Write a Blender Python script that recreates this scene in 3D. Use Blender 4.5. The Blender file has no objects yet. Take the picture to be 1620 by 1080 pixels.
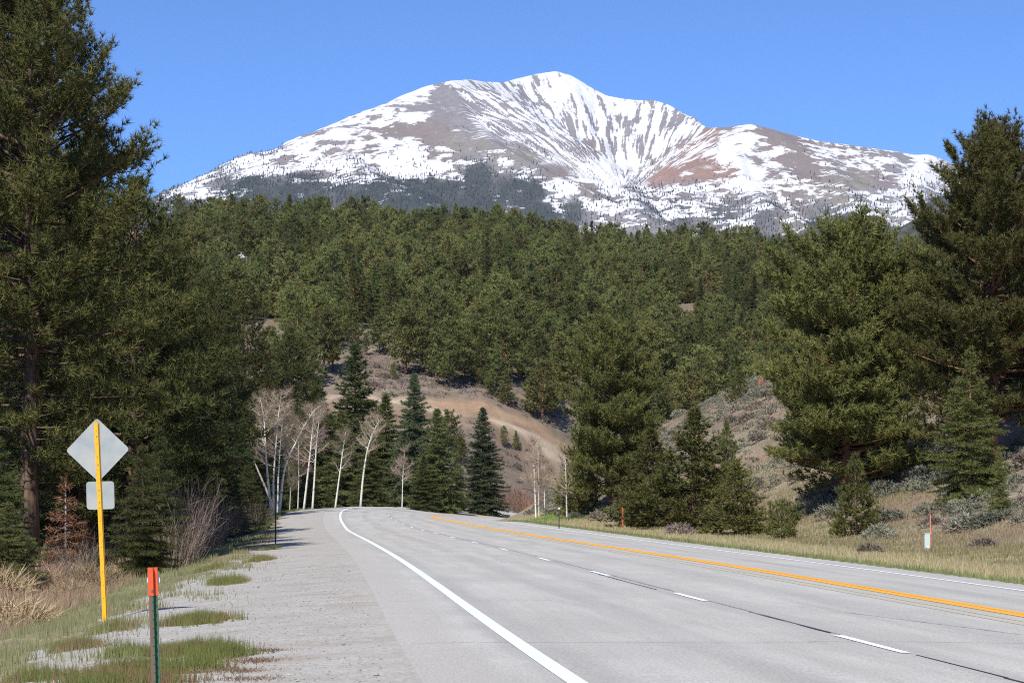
import bpy, math, random, time
import numpy as np
T0 = time.time()
SC = bpy.context.scene
COL = SC.collection
R_ = math.radians
F, CX, HY, CZ = 3657.0, 810.0, 790.0, 1.62     # focal length in photo pixels, principal column, horizon row, eye height

# ------------------------------------------------------------------ camera, sky, sun, exposure
cam = bpy.data.cameras.new('camera'); camo = bpy.data.objects.new('camera', cam); COL.objects.link(camo)
camo.location = (0, 0, CZ); camo.rotation_euler = (R_(90), 0, 0)
cam.sensor_width = 36; cam.lens = F / 1620 * 36; cam.shift_y = 250 / 1620; cam.clip_start = .1; cam.clip_end = 40000
SC.camera = camo
SUN_EL = R_(48); SUN_DIR = np.array([-.35, -.937]); SUN_DIR /= np.linalg.norm(SUN_DIR)   # horizontal direction towards the sun
w = bpy.data.worlds.new('World'); SC.world = w; w.use_nodes = True
nt = w.node_tree; nt.nodes.clear()
sky = nt.nodes.new('ShaderNodeTexSky'); sky.sky_type = 'NISHITA'; sky.sun_disc = False
sky.sun_elevation = SUN_EL; sky.sun_rotation = math.atan2(SUN_DIR[0], SUN_DIR[1]) % (2 * math.pi)
sky.altitude = 2700; sky.air_density = .62; sky.dust_density = 0.0; sky.ozone_density = 10.0
bg = nt.nodes.new('ShaderNodeBackground'); bg.inputs[1].default_value = .145
wo = nt.nodes.new('ShaderNodeOutputWorld')
nt.links.new(sky.outputs[0], bg.inputs[0]); nt.links.new(bg.outputs[0], wo.inputs[0])
sl = bpy.data.lights.new('sun', 'SUN'); sl.energy = 4.2; sl.angle = R_(.53); sl.color = (1, .955, .89)
slo = bpy.data.objects.new('sun', sl); COL.objects.link(slo); slo.location = (-40, -40, 60)
sd = np.array([SUN_DIR[0] * math.cos(SUN_EL), SUN_DIR[1] * math.cos(SUN_EL), math.sin(SUN_EL)])
from mathutils import Vector
slo.rotation_euler = Vector(sd).to_track_quat('Z', 'Y').to_euler()
SC.view_settings.view_transform = 'Standard'; SC.view_settings.look = 'None'
SC.view_settings.exposure = .55; SC.view_settings.gamma = 1; SC.view_settings.use_curve_mapping = False
SC.render.engine = 'CYCLES'
SC.cycles.use_denoising = False
SC.cycles.filter_width = 1.15
SC.cycles.max_bounces = 5; SC.cycles.diffuse_bounces = 3; SC.cycles.glossy_bounces = 2; SC.cycles.transmission_bounces = 2
SC.cycles.volume_bounces = 0; SC.cycles.transparent_max_bounces = 6

# ------------------------------------------------------------------ numpy helpers
def nrm(a):
    return a / (np.linalg.norm(a, axis=-1, keepdims=True) + 1e-9)
_tab = np.random.default_rng(7).random((256, 256))
def vn(x, y, seed=0):
    x = np.asarray(x, float) + seed * 17.31; y = np.asarray(y, float) + seed * 9.73
    xi = np.floor(x).astype(int); yi = np.floor(y).astype(int); fx = x - xi; fy = y - yi
    fx = fx * fx * (3 - 2 * fx); fy = fy * fy * (3 - 2 * fy)
    a = _tab[xi & 255, yi & 255]; b = _tab[(xi + 1) & 255, yi & 255]; c = _tab[xi & 255, (yi + 1) & 255]; d = _tab[(xi + 1) & 255, (yi + 1) & 255]
    return (a * (1 - fx) + b * fx) * (1 - fy) + (c * (1 - fx) + d * fx) * fy
def fbm(x, y, seed=0, o=4):
    r = 0; a = .5; t = 0
    for i in range(o):
        r = r + a * vn(x * 2 ** i, y * 2 ** i, seed + i); t += a; a *= .5
    return r / t
def sst(a, b, x):
    t = np.clip((x - a) / (b - a), 0, 1); return t * t * (3 - 2 * t)
def px2(x, Y):
    return (x - CX) * Y / F                    # world X of photo column x at depth Y
def pz(y, Y):
    return CZ + (HY - y) * Y / F               # world Z of photo row y at depth Y

# ------------------------------------------------------------------ mesh / object helpers
def tri_mesh(name, V, T, mats, mi=None, attrs=None, smooth=False, vcol=None):
    V = np.asarray(V, np.float32); T = np.asarray(T, np.int32)
    me = bpy.data.meshes.new(name)
    me.vertices.add(len(V)); me.vertices.foreach_set('co', V.ravel())
    me.loops.add(len(T) * 3); me.loops.foreach_set('vertex_index', T.ravel())
    me.polygons.add(len(T)); me.polygons.foreach_set('loop_start', np.arange(0, len(T) * 3, 3, dtype=np.int32))
    for m in (mats if isinstance(mats, (list, tuple)) else [mats]): me.materials.append(m)
    if mi is not None: me.polygons.foreach_set('material_index', np.asarray(mi, np.int32))
    me.polygons.foreach_set('use_smooth', np.full(len(T), bool(smooth)))
    for k, v in (attrs or {}).items():
        at = me.attributes.new(k, 'FLOAT', 'POINT'); at.data.foreach_set('value', np.asarray(v, np.float32).ravel())
    for k, v in (vcol or {}).items():
        at = me.attributes.new(k, 'FLOAT_COLOR', 'POINT')
        c = np.ones((len(V), 4), np.float32); c[:, :3] = v; at.data.foreach_set('color', c.ravel())
    me.update(); me.validate()
    return me
def obj(name, me, parent=None, loc=(0, 0, 0), rz=0, sc=1):
    o = bpy.data.objects.new(name, me); COL.objects.link(o); o.parent = parent
    o.location = loc; o.rotation_euler = (0, 0, rz)
    o.scale = sc if isinstance(sc, (tuple, list)) else (sc, sc, sc)
    return o
def tag(o, label=None, cat=None, group=None, kind=None):
    if label: o['label'] = label
    if cat: o['category'] = cat
    if group: o['group'] = group
    if kind: o['kind'] = kind
    return o
class MB:
    def __init__(s): s.V = []; s.T = []; s.n = 0; s.A = []
    def add(s, V, T, a=0.0):
        V = np.asarray(V, float).reshape(-1, 3); s.V.append(V); s.T.append(np.asarray(T, int).reshape(-1, 3) + s.n); s.n += len(V)
        s.A.append(np.broadcast_to(np.asarray(a, float), (len(V),)))
    def box(s, c, h, rot=None):
        v = np.array([[x, y, z] for x in (-1, 1) for y in (-1, 1) for z in (-1, 1)], float) * np.array(h)
        if rot is not None: v = v @ np.asarray(rot).T
        s.add(v + np.array(c), [[0, 1, 3], [0, 3, 2], [4, 6, 7], [4, 7, 5], [0, 4, 5], [0, 5, 1], [2, 3, 7], [2, 7, 6], [0, 2, 6], [0, 6, 4], [1, 5, 7], [1, 7, 3]])
    def tube(s, P, rad, n=5, cap=True):
        P = np.asarray(P, float); rad = np.broadcast_to(np.asarray(rad, float), (len(P),))
        d = nrm(np.gradient(P, axis=0)); up = np.array([.31, .17, 1.]) if abs(d[0][2]) < .9 else np.array([1., .2, 0])
        a = nrm(np.cross(d, up)); b = np.cross(d, a)
        an = np.arange(n) * 2 * math.pi / n
        V = P[:, None] + rad[:, None, None] * (np.cos(an)[None, :, None] * a[:, None] + np.sin(an)[None, :, None] * b[:, None])
        T = []
        for i in range(len(P) - 1):
            for j in range(n):
                q = (j + 1) % n
                T += [[i * n + j, i * n + q, (i + 1) * n + q], [i * n + j, (i + 1) * n + q, (i + 1) * n + j]]
        V = V.reshape(-1, 3)
        if cap:
            V = np.vstack([V, P[-1], P[0]]); m = len(V)
            for j in range(n):
                q = (j + 1) % n
                T += [[(len(P) - 1) * n + j, (len(P) - 1) * n + q, m - 2], [q, j, m - 1]]
        s.add(V, T)
    def prism(s, outline, y0, y1):
        """closed outline (x,z) extruded along y"""
        o = np.asarray(outline, float); n = len(o)
        V = np.vstack([np.c_[o[:, 0], np.full(n, y0), o[:, 1]], np.c_[o[:, 0], np.full(n, y1), o[:, 1]]])
        c = o.mean(0); V = np.vstack([V, [c[0], y0, c[1]], [c[0], y1, c[1]]]); T = []
        for i in range(n):
            j = (i + 1) % n
            T += [[i, j, n + j], [i, n + j, n + i], [j, i, 2 * n], [n + i, n + j, 2 * n + 1]]
        s.add(V, T)
    def mesh(s, name, mats, smooth=False, attr=None):
        return tri_mesh(name, np.vstack(s.V), np.vstack(s.T), mats, smooth=smooth, attrs={attr: np.concatenate(s.A)} if attr else None)

# ------------------------------------------------------------------ materials
class NT:
    def __init__(s, name, rough=.8, spec=.3):
        s.m = bpy.data.materials.new(name); s.m.use_nodes = True; s.t = s.m.node_tree; s.b = s.t.nodes['Principled BSDF']
        s.b.inputs['Roughness'].default_value = rough; s.b.inputs['Specular IOR Level'].default_value = spec
    def n(s, kind, **kw):
        x = s.t.nodes.new('ShaderNode' + kind)
        for k, v in kw.items(): setattr(x, k, v)
        return x
    def l(s, a, b): s.t.links.new(a, b)
    def val(s, sock, v):
        if hasattr(v, 'links') or hasattr(v, 'is_linked'): s.l(v, sock)
        else: sock.default_value = v
    def attr(s, name, fac=False):
        x = s.n('Attribute', attribute_name=name); return x.outputs['Fac' if fac else 'Color']
    def noise(s, scale, detail=4, rough=.55, vec=None, col=False):
        x = s.n('TexNoise'); x.inputs['Scale'].default_value = scale; x.inputs['Detail'].default_value = detail; x.inputs['Roughness'].default_value = rough
        if vec is None: vec = s.pos()
        s.l(vec, x.inputs['Vector']); return x.outputs['Color' if col else 'Fac']
    def pos(s):
        return s.n('NewGeometry').outputs['Position']
    def objpos(s):
        return s.n('TexCoord').outputs['Object']
    def rnd(s): return s.n('ObjectInfo').outputs['Random']
    def mul(s, v, k):
        x = s.n('VectorMath', operation='MULTIPLY'); s.l(v, x.inputs[0]); x.inputs[1].default_value = k; return x.outputs[0]
    def ramp(s, v, a, b, lo=0., hi=1.):
        x = s.n('MapRange', interpolation_type='SMOOTHSTEP'); s.l(v, x.inputs[0])
        for i, q in enumerate((a, b, lo, hi)): x.inputs[i + 1].default_value = q
        return x.outputs[0]
    def mix(s, f, a, b, mode='MIX'):
        x = s.n('Mix', data_type='RGBA', blend_type=mode)
        s.val(x.inputs[0], f)
        for q, v in ((6, a), (7, b)):
            if isinstance(v, (tuple, list)): x.inputs[q].default_value = (*v, 1)
            else: s.l(v, x.inputs[q])
        return x.outputs[2]
    def math(s, op, a, b=0.):
        x = s.n('Math', operation=op); s.val(x.inputs[0], a); s.val(x.inputs[1], b); return x.outputs[0]
    def col(s, c):
        if isinstance(c, (tuple, list)): s.b.inputs['Base Color'].default_value = (*c, 1)
        else: s.l(c, s.b.inputs['Base Color'])
        return s
    def bump(s, h, dist=.01, strength=1.):
        x = s.n('Bump'); x.inputs['Strength'].default_value = strength; x.inputs['Distance'].default_value = dist
        s.l(h, x.inputs['Height']); s.l(x.outputs[0], s.b.inputs['Normal']); return s

def foliage(name, a, b, tr=.25, rough=.75):
    k = NT(name, rough, .15)
    c = k.mix(k.attr('tv', True), a, b)
    rv = k.ramp(k.rnd(), 0, 1, .68, 1.28)
    c2 = k.n('HueSaturation'); k.l(c, c2.inputs['Color']); k.l(rv, c2.inputs['Value'])
    hh = k.ramp(k.math('FRACT', k.math('MULTIPLY', k.rnd(), 7.31)), 0, 1, .478, .515); k.l(hh, c2.inputs['Hue'])
    k.col(c2.outputs[0])
    if tr:
        t = k.n('BsdfTranslucent'); k.l(c2.outputs[0], t.inputs[0]); mx = k.n('MixShader'); mx.inputs[0].default_value = tr
        k.l(k.b.outputs[0], mx.inputs[1]); k.l(t.outputs[0], mx.inputs[2]); k.l(mx.outputs[0], k.t.nodes['Material Output'].inputs[0])
    return k.m
def bark(name, a, b, scale=6):
    k = NT(name, .9, .1); v = k.mul(k.objpos(), (1, 1, .25)); n_ = k.noise(scale, 5, .65, v)
    k.col(k.mix(k.ramp(n_, .35, .65), a, b)).bump(n_, .02); return k.m
def plain(name, c, rough=.6, var=.15, scale=8, metal=0., spec=.4):
    k = NT(name, rough, spec); n_ = k.noise(scale, 4, .6, k.objpos())
    k.col(k.mix(n_, tuple(x * (1 - var) for x in c), tuple(min(1, x * (1 + var)) for x in c)))
    k.b.inputs['Metallic'].default_value = metal; return k.m

M = {}
M['pine'] = foliage('pine_needles', (.130, .142, .044), (.250, .248, .082), 0.38)
M['pine_far'] = foliage('far_pine_needles', (.150, .170, .055), (.275, .278, .095), 0.4)
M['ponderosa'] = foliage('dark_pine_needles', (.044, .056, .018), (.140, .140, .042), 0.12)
M['spruce'] = foliage('spruce_needles', (.105, .132, .048), (.195, .215, .078), 0.4)
M['darkspruce'] = foliage('shaded_spruce_needles', (.032, .048, .020), (.085, .102, .038), 0.12)  # darker copy of the spruce green; the left forest's shade put into the colour
M['duskpine'] = foliage('dusky_pine_needles', (.085, .098, .030), (.175, .178, .056), .25)
M['bluespruce'] = foliage('blue_spruce_needles', (.112, .138, .070), (.200, .220, .115), 0.4)
M['dead'] = foliage('rust_needles', (.22, .105, .045), (.33, .17, .075), .1)
M['deadfir'] = foliage('dull_rust_needles', (.13, .065, .032), (.22, .12, .06), .1)
M['twig'] = foliage('aspen_twigs', (.25, .19, .13), (.40, .32, .235), 0)
M['redtwig'] = foliage('willow_twigs', (.20, .09, .065), (.30, .17, .12), 0)
M['browntwig'] = foliage('bare_shrub_twigs', (.13, .10, .075), (.25, .20, .15), 0)
M['tanbrush'] = foliage('tan_brush_twigs', (.28, .20, .115), (.46, .36, .225), 0)
M['sage'] = foliage('sage_leaves', (.20, .21, .15), (.34, .34, .255), 0.15)
M['sagebrown'] = foliage('dry_sage_leaves', (.19, .15, .125), (.33, .275, .225), .1)
M['bark'] = bark('pine_bark', (.075, .050, .036), (.19, .125, .09))
M['redbark'] = bark('ponderosa_bark', (.16, .075, .045), (.30, .16, .10))
M['greybark'] = bark('grey_dead_wood', (.22, .19, .165), (.42, .38, .34))
k = NT('aspen_bark', .7, .2); v = k.mul(k.objpos(), (1.5, 1.5, 2.2))
k.col(k.mix(k.ramp(k.noise(2.2, 5, .7, v), .56, .64), (.66, .63, .55), (.07, .06, .05))); M['aspen'] = k.m

# ------------------------------------------------------------------ the road's line (fitted to the painted lines)
KS = np.array([0, 50, 90, 130, 160, 190, 220, 260, 330.])
P_FULL = [9.62108, 2.0404, -0.10595, 0.0016, -0.00065, 0.00014, -1e-05, 0.00053, 0.00155, 0.00295, 0.00281, 0.0028, 0.02298, 0.07181, 0.05616, 0.09808, 0.16232, 0.17387, 0.07297, -0.1979, -0.83966, 0.02844, -0.00288, -0.00546, -0.02868, 0.00796, 0.07272, 0.1133, 0.12642, 0.11859, 0.05755, 0.04547, 0.02803, 0.01716, 0.01907, 0.06452, 0.10125, 0.11638, 0.11581, 3.77187, 3.75975, 3.70394, 22.84761]
PX0, PY0, PTH = P_FULL[:3]; PK = P_FULL[3:12]; PZ = P_FULL[12:21]; PEL = P_FULL[21:30]; PER = P_FULL[30:39]; W1, W2, WR, D0 = P_FULL[39:43]
def _sm(v):
    S = np.linspace(0, 330, 661); r = np.interp(S, KS, v); return np.convolve(np.pad(r, 15, mode='edge'), np.ones(31) / 31, 'valid')
_kap = _sm(PK); _t = PTH + np.concatenate([[0], np.cumsum((_kap[1:] + _kap[:-1]) / 4)])
_X = PX0 + np.concatenate([[0], np.cumsum(np.sin((_t[1:] + _t[:-1]) / 2) * .5)])
_Y = PY0 + np.concatenate([[0], np.cumsum(np.cos((_t[1:] + _t[:-1]) / 2) * .5)])
def _ext():
    s0 = np.arange(-80, 0, .5)                      # straight on behind the camera
    X0 = _X[0] + s0 * math.sin(PTH); Y0 = _Y[0] + s0 * math.cos(PTH)
    n = 200; t1 = _t[-1] + np.cumsum(np.full(n, .5 * .008)); X1 = _X[-1] + np.cumsum(np.sin(t1) * .5); Y1 = _Y[-1] + np.cumsum(np.cos(t1) * .5)
    z, a, b = _sm(PZ), _sm(PEL), _sm(PER); m = len(s0)
    cat = lambda q, u, v_: np.concatenate([u, q, v_])
    zl = z[-1] + (z[-1] - z[-40]) / 39 * np.arange(1, n + 1) * .4
    return (np.concatenate([s0, np.linspace(0, 330, 661), 330 + .5 * np.arange(1, n + 1)]), cat(_X, X0, X1), cat(_Y, Y0, Y1), cat(_t, np.full(m, PTH), t1),
            cat(z, np.full(m, z[0]), zl), cat(a, np.full(m, a[0]), np.full(n, a[-1])), cat(b, np.full(m, b[0]), np.full(n, b[-1])))
RS, RX, RY, RT, RZ, REL, RER = _ext()
TL, TR = -8.75, 5.0        # pavement edges
def road_z(t, s):
    z = np.interp(s, RS, RZ); eL = np.interp(s, RS, REL); eR = np.interp(s, RS, RER)
    return z + np.where(t < 0, np.minimum(-t, 7.75) * eL, -t * eR)
def road_pt(s, t, dz=0.):
    th = np.interp(s, RS, RT); x = np.interp(s, RS, RX) + t * np.cos(th); y = np.interp(s, RS, RY) - t * np.sin(th)
    return np.stack(np.broadcast_arrays(x, y, road_z(t, s) + dz), -1)
def road_st(x, y):
    x = np.asarray(x, float).ravel(); y = np.asarray(y, float).ravel()
    s = np.zeros(len(x)); t = np.zeros(len(x)); px, py, ps, pt = RX[::3], RY[::3], RS[::3], RT[::3]
    for i in range(0, len(x), 40000):
        X = x[i:i + 40000]; Y = y[i:i + 40000]
        d = (X[:, None] - px) ** 2 + (Y[:, None] - py) ** 2; j = d.argmin(1)
        dx = X - px[j]; dy = Y - py[j]
        s[i:i + 40000] = ps[j] + dx * np.sin(pt[j]) + dy * np.cos(pt[j]); t[i:i + 40000] = dx * np.cos(pt[j]) - dy * np.sin(pt[j])
    return s, t

# ------------------------------------------------------------------ terrain
GY = [-400, 0, 30, 60, 80, 120, 200, 300, 500, 620, 900, 1300, 2500, 5000, 12000]
GZ = [-6, 0, 4, 11.5, 18.5, 28.5, 43, 60, 93, 99, 88, 60, 100, 430, 520]
def hill(x, y):
    yb = 303 + np.minimum(1.2 * np.maximum(0, x + 5), 55)
    yr = y - yb
    z = np.interp(yr, GY, GZ)
    lat = np.clip(1 - .00035 * (x + 60), .7, 1.12)
    z = z * np.where(yr > 100, 1 + (lat - 1) * sst(100, 400, yr) * (1 - sst(900, 2500, yr)), 1)
    z = z - np.clip(.10 * x, -6, 6) * sst(30, 90, yr) * (1 - sst(120, 260, yr))
    z = z + (fbm(x / 60, y / 60, 3) - .5) * 9 * sst(90, 250, yr)
    # a dirt track cut across the slope
    yt = 372 + (x + 17) * .2; zt = pz(641, 372) - .17 * (x + 17)
    wt = sst(-34, -26, x) * (1 - sst(12, 22, x))
    up = zt + np.maximum(0, y - yt - 2.2) * 1.15; dn = zt - np.maximum(0, yt - 2.2 - y) * .75
    zz = np.minimum(np.maximum(z, dn), up)
    return z + wt * (zz - z)
def terrain(x, y):
    shp = np.shape(x); x = np.asarray(x, float).ravel(); y = np.asarray(y, float).ravel()
    z = np.zeros(len(x)); s = np.zeros(len(x)); t = np.full(len(x), -9999.)
    near = (np.hypot(x, y) < 620)
    s[near], t[near] = road_st(x[near], y[near])
    hz = hill(x, y)
    sc_ = np.clip(s, -80, 430)
    zl = road_z(np.full(len(x), -8.9), sc_); u = np.maximum(TL - t, 0)
    n1 = fbm(x / 3, y / 3, 11) - .5; n2 = fbm(x / 14, y / 14, 12) - .5
    left = zl + np.interp(u, [0, 3.6, 6.6, 8.2, 12, 30, 80, 300, 9000], [0, -.22, -.88, -.95, -.55, .6, 3, 9, 9]) + n1 * .28 * sst(2, 6, u) + n2 * .8 * sst(8, 14, u)
    wl = sst(5, 24, u)
    left = left + wl * np.maximum(0, hz - left)
    zr = road_z(np.full(len(x), TR), sc_); v = np.maximum(t - TR, 0)
    v0 = np.interp(s, [40, 80, 110, 150, 200], [9, 8, 6.5, 2.4, 1.6]); sl_ = np.interp(s, [40, 100, 150, 200], [.34, .42, .6, .62])
    q = (v - v0) * sl_; ramp = np.where(q > 4, q, np.log1p(np.exp(np.clip(q * 2.2, -30, 30))) / 2.2)
    ramp = ramp - np.log1p(np.exp(np.clip(-v0 * sl_ * 2.2, -30, 30))) / 2.2
    pl = 8.9 + .26 * (x - 11.9) - .05 * (y - 190) + (fbm(x / 9, y / 9, 4) - .5) * 1.2
    pl = pl - zr
    k_ = 1.2; hh = np.clip(.5 + .5 * (pl - ramp) / k_, 0, 1); ramp = pl * (1 - hh) + ramp * hh - k_ * hh * (1 - hh)
    right = zr + .012 * v + ramp + n1 * .3 * sst(1.5, 5, v) + n2 * .9 * sst(5, 10, v)
    right = np.where(s > 300, np.maximum(right, hz * sst(20, 60, v)), right)
    mid = road_z(t, sc_) - .006 - .06 * sst(0, .5, np.minimum(t - TL, TR - t))
    z = np.where(t < TL, left, np.where(t > TR, right, mid))
    # soft shoulder next to the pavement
    z = z - .006 * (t < TL) - .006 * (t > TR)
    blend = sst(430, 610, np.hypot(x, y)) 
    z = np.where(near, z * (1 - blend) + hz * blend, hz)
    # the slopes beyond the spur take over from the spur's back
    far = sst(230, 330, y) * (t > TR)
    z = np.where(far > 0, np.maximum(z, hz * far - (1 - far) * 5), z)
    return z.reshape(shp), s.reshape(shp), t.reshape(shp)
def gz(x, y):
    return float(terrain(np.array([x]), np.array([y]))[0][0])

# ------------------------------------------------------------------ ground sheet
def build_ground():
    th = np.concatenate([np.radians(np.arange(-180, -40, 6)), np.radians(np.arange(-40, -14, 1.3)), np.radians(np.arange(-14, 14, .11)), np.radians(np.arange(14, 40, 1.3)), np.radians(np.arange(40, 180, 6))])
    r = [1.5]
    while r[-1] < 10300:
        d = r[-1] * .0165
        if 300 < r[-1] < 430: d = 1.6
        if 12 < r[-1] < 60: d = r[-1] * .011
        r.append(r[-1] + d)
    r = np.array(r)
    TH, RR = np.meshgrid(th, r); x = RR * np.sin(TH); y = RR * np.cos(TH)
    z, s, t = terrain(x, y)
    nr, nth = x.shape
    V = np.stack([x, y, z], -1).reshape(-1, 3)
    i, j = np.meshgrid(np.arange(nr - 1), np.arange(nth), indexing='ij'); j2 = (j + 1) % nth
    a = (i * nth + j).ravel(); b = (i * nth + j2).ravel(); c = ((i + 1) * nth + j2).ravel(); d = ((i + 1) * nth + j).ravel()
    T = np.vstack([np.c_[a, b, c], np.c_[a, c, d]])
    V = np.vstack([V, [0, 0, float(z[0].mean())]]); m = len(V) - 1
    T = np.vstack([T, np.c_[np.arange(nth), np.full(nth, m), (np.arange(nth) + 1) % nth][:, [0, 1, 2]]])
    # flip so that normals look up
    x, y, z, s, t = [np.append(q.ravel(), 0) for q in (x, y, z, s, t)]
    u = TL - t; v = t - TR; near = np.hypot(x, y) < 620
    n1 = fbm(x / 2.2, y / 2.2, 21); n2 = fbm(x / 9, y / 9, 22); n3 = fbm(x / .7, y / .7, 23)
    C = np.zeros((len(x), 3)); mixc = lambda C, c, w: C * (1 - w[:, None]) + np.array(c) * w[:, None]
    C[:] = (.155, .115, .08)                                                     # hill duff under the pines
    C = mixc(C, (.24, .19, .14), np.clip(n2 * 2 - .7, 0, 1) * .7)
    gravel = np.zeros(len(x))
    L = near & (t < TL) & (u < 60)
    wl = np.where(L, 1., 0.)
    dry = mixc(np.tile((.29, .215, .135), (len(x), 1)), (.20, .145, .095), np.clip(n1 * 2.4 - .8, 0, 1))
    dry = mixc(dry, (.10, .075, .052), sst(9, 16, u + (n2 - .5) * 5))            # forest litter
    C = np.where((L & (y < 330))[:, None], dry, C)
    gband = sst(2.6, 3.8, u + (n1 - .5) * 1.6) * (1 - sst(5.2, 7.2, u + (n1 - .5) * 3)) * wl
    C = mixc(C, (.20, .195, .105), gband * .85); C = mixc(C, (.30, .24, .15), gband * np.clip(n1 * 3 - 1.3, 0, 1) * .8)
    gwid = np.interp(y, [0, 22, 40, 70, 120, 190, 240, 300], [3.6, 3.9, 4.3, 3.4, 2.9, 3.6, 3.6, 1.5])
    gravel = np.where(L | ((t >= TL) & (t <= TR) & near), 1 - sst(gwid - .5, gwid + .25, u + (n1 - .5) * 1.8 + (n3 - .5) * .8), 0)
    gravel = np.where(near & (t > TL), 1, gravel) * (near & (t <= TR + .1))
    gravel = np.where(L & (y > 330), 0, gravel)
    Rr = near & (t > TR) & (s < 330)
    slope = sst(5.5, 9, v + (n2 - .5) * 4 + np.interp(s, [90, 150], [0, 6]))
    rc = mixc(np.tile((.255, .235, .115), (len(x), 1)), (.36, .30, .17), np.clip(n1 * 2.2 - .7, 0, 1))
    dirt = mixc(np.tile((.245, .175, .125), (len(x), 1)), (.235, .215, .15), np.clip(n1 * 3 - 1.2, 0, 1))
    dirt = mixc(dirt, (.33, .25, .18), np.clip(n2 * 3 - 1.6, 0, 1))
    rc = rc * (1 - slope[:, None]) + dirt * slope[:, None]
    rc = mixc(rc, (.16, .18, .075), (1 - sst(.2, .7, v + (n3 - .5) * .5)) * .8)
    gpatch = np.exp(-((x - px2(880, 158)) / 1.6) ** 2 - ((y - 158) / 9) ** 2); rc = mixc(rc, (.13, .21, .04), np.clip(gpatch * 1.6, 0, 1) * .9)
    C = np.where(Rr[:, None], rc, C)
    # open slope, cut bank and dirt track on the hill
    yb = 303 + np.minimum(1.2 * np.maximum(0, x + 5), 55); yr = y - yb
    op = sst(20, 45, yr) * (1 - sst(120, 190, yr)) * (1 - sst(10, 40, x)) * sst(-70, -40, x)
    opc = mixc(np.tile((.205, .162, .125), (len(x), 1)), (.15, .125, .095), np.clip(n2 * 2.6 - .9, 0, 1)); opc = mixc(opc, (.27, .235, .17), np.clip(n1 * 3 - 1.7, 0, 1))
    C = C * (1 - op[:, None]) + opc * op[:, None]
    yt = 372 + (x + 17) * .2; wt = sst(-32, -27, x) * (1 - sst(12, 18, x)); dy = y - yt
    cut = sst(1.6, 2.6, dy) * (1 - sst(5.2, 7.2, dy + (n1 - .5) * 4)) * wt
    C = mixc(C, (.31, .21, .135), cut * np.clip(.55 + n1 * .6, 0, 1)); C = mixc(C, (.46, .36, .25), cut * (1 - sst(-20, -12, x)))
    trk = sst(-2.8, -2, dy) * (1 - sst(1.4, 2.0, dy)) * wt; C = mixc(C, (.42, .34, .25), trk)
    fil = sst(-11, -5, dy) * (1 - sst(-3, -2.2, dy)) * wt; C = mixc(C, (.30, .175, .105), fil * .35 * np.clip(n1 * 3 - .6, 0, 1))
    k = NT('ground', .95, .1)
    col = k.attr('Col'); g = k.attr('gravel', True)
    nb = k.noise(9, 5, .65); nf = k.noise(55, 4, .7); nl = k.noise(1.1, 4, .6); nw_ = k.noise(.33, 5, .7)
    hs = k.n('HueSaturation'); k.l(col, hs.inputs['Color']); k.l(k.math('ADD', k.math('ADD', k.ramp(nb, .25, .75, .62, 1.3), k.math('MULTIPLY', k.math('SUBTRACT', nw_, .5), 1.1)), k.math('MULTIPLY', k.math('SUBTRACT', nf, .5), .5)), hs.inputs['Value'])
    vo = k.n('TexVoronoi'); vo.inputs['Scale'].default_value = 26; k.l(k.pos(), vo.inputs['Vector'])
    vo2 = k.n('TexVoronoi'); vo2.inputs['Scale'].default_value = 70; k.l(k.pos(), vo2.inputs['Vector'])
    hs2 = k.n('SeparateColor'); k.l(vo.outputs['Color'], hs2.inputs[0])
    hs3 = k.n('SeparateColor'); k.l(vo2.outputs['Color'], hs3.inputs[0])
    gc = k.mix(k.ramp(hs2.outputs[0], 0, 1), (.30, .285, .255), (.475, .462, .425))
    gc = k.mix(k.ramp(hs3.outputs[0], 0, 1, .0, .65), gc, (.395, .378, .345))
    gc = k.mix(k.ramp(nl, .35, .7, 0, .55), gc, (.325, .298, .258))
    gc = k.mix(k.ramp(k.noise(.55, 5, .7), .5, .68, 0, .55), gc, (.33, .285, .23))
    gm = k.ramp(k.math('ADD', g, k.math('MULTIPLY', k.math('SUBTRACT', nb, .5), .7)), .42, .58)
    k.col(k.mix(gm, hs.outputs[0], gc))
    hgt = k.math('ADD', k.math('MULTIPLY', nb, .6), k.math('MULTIPLY', vo.outputs['Distance'], -.5)); k.bump(hgt, .02, .6)
    me = tri_mesh('ground', V, T[:, ::-1] if False else T, k.m, attrs={'gravel': gravel}, vcol={'Col': C}, smooth=True)
    # make sure faces look up
    if me.polygons[len(me.polygons) // 2].normal.z < 0: me.flip_normals()
    return tag(obj('ground', me), kind='structure')
ground = build_ground()

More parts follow.
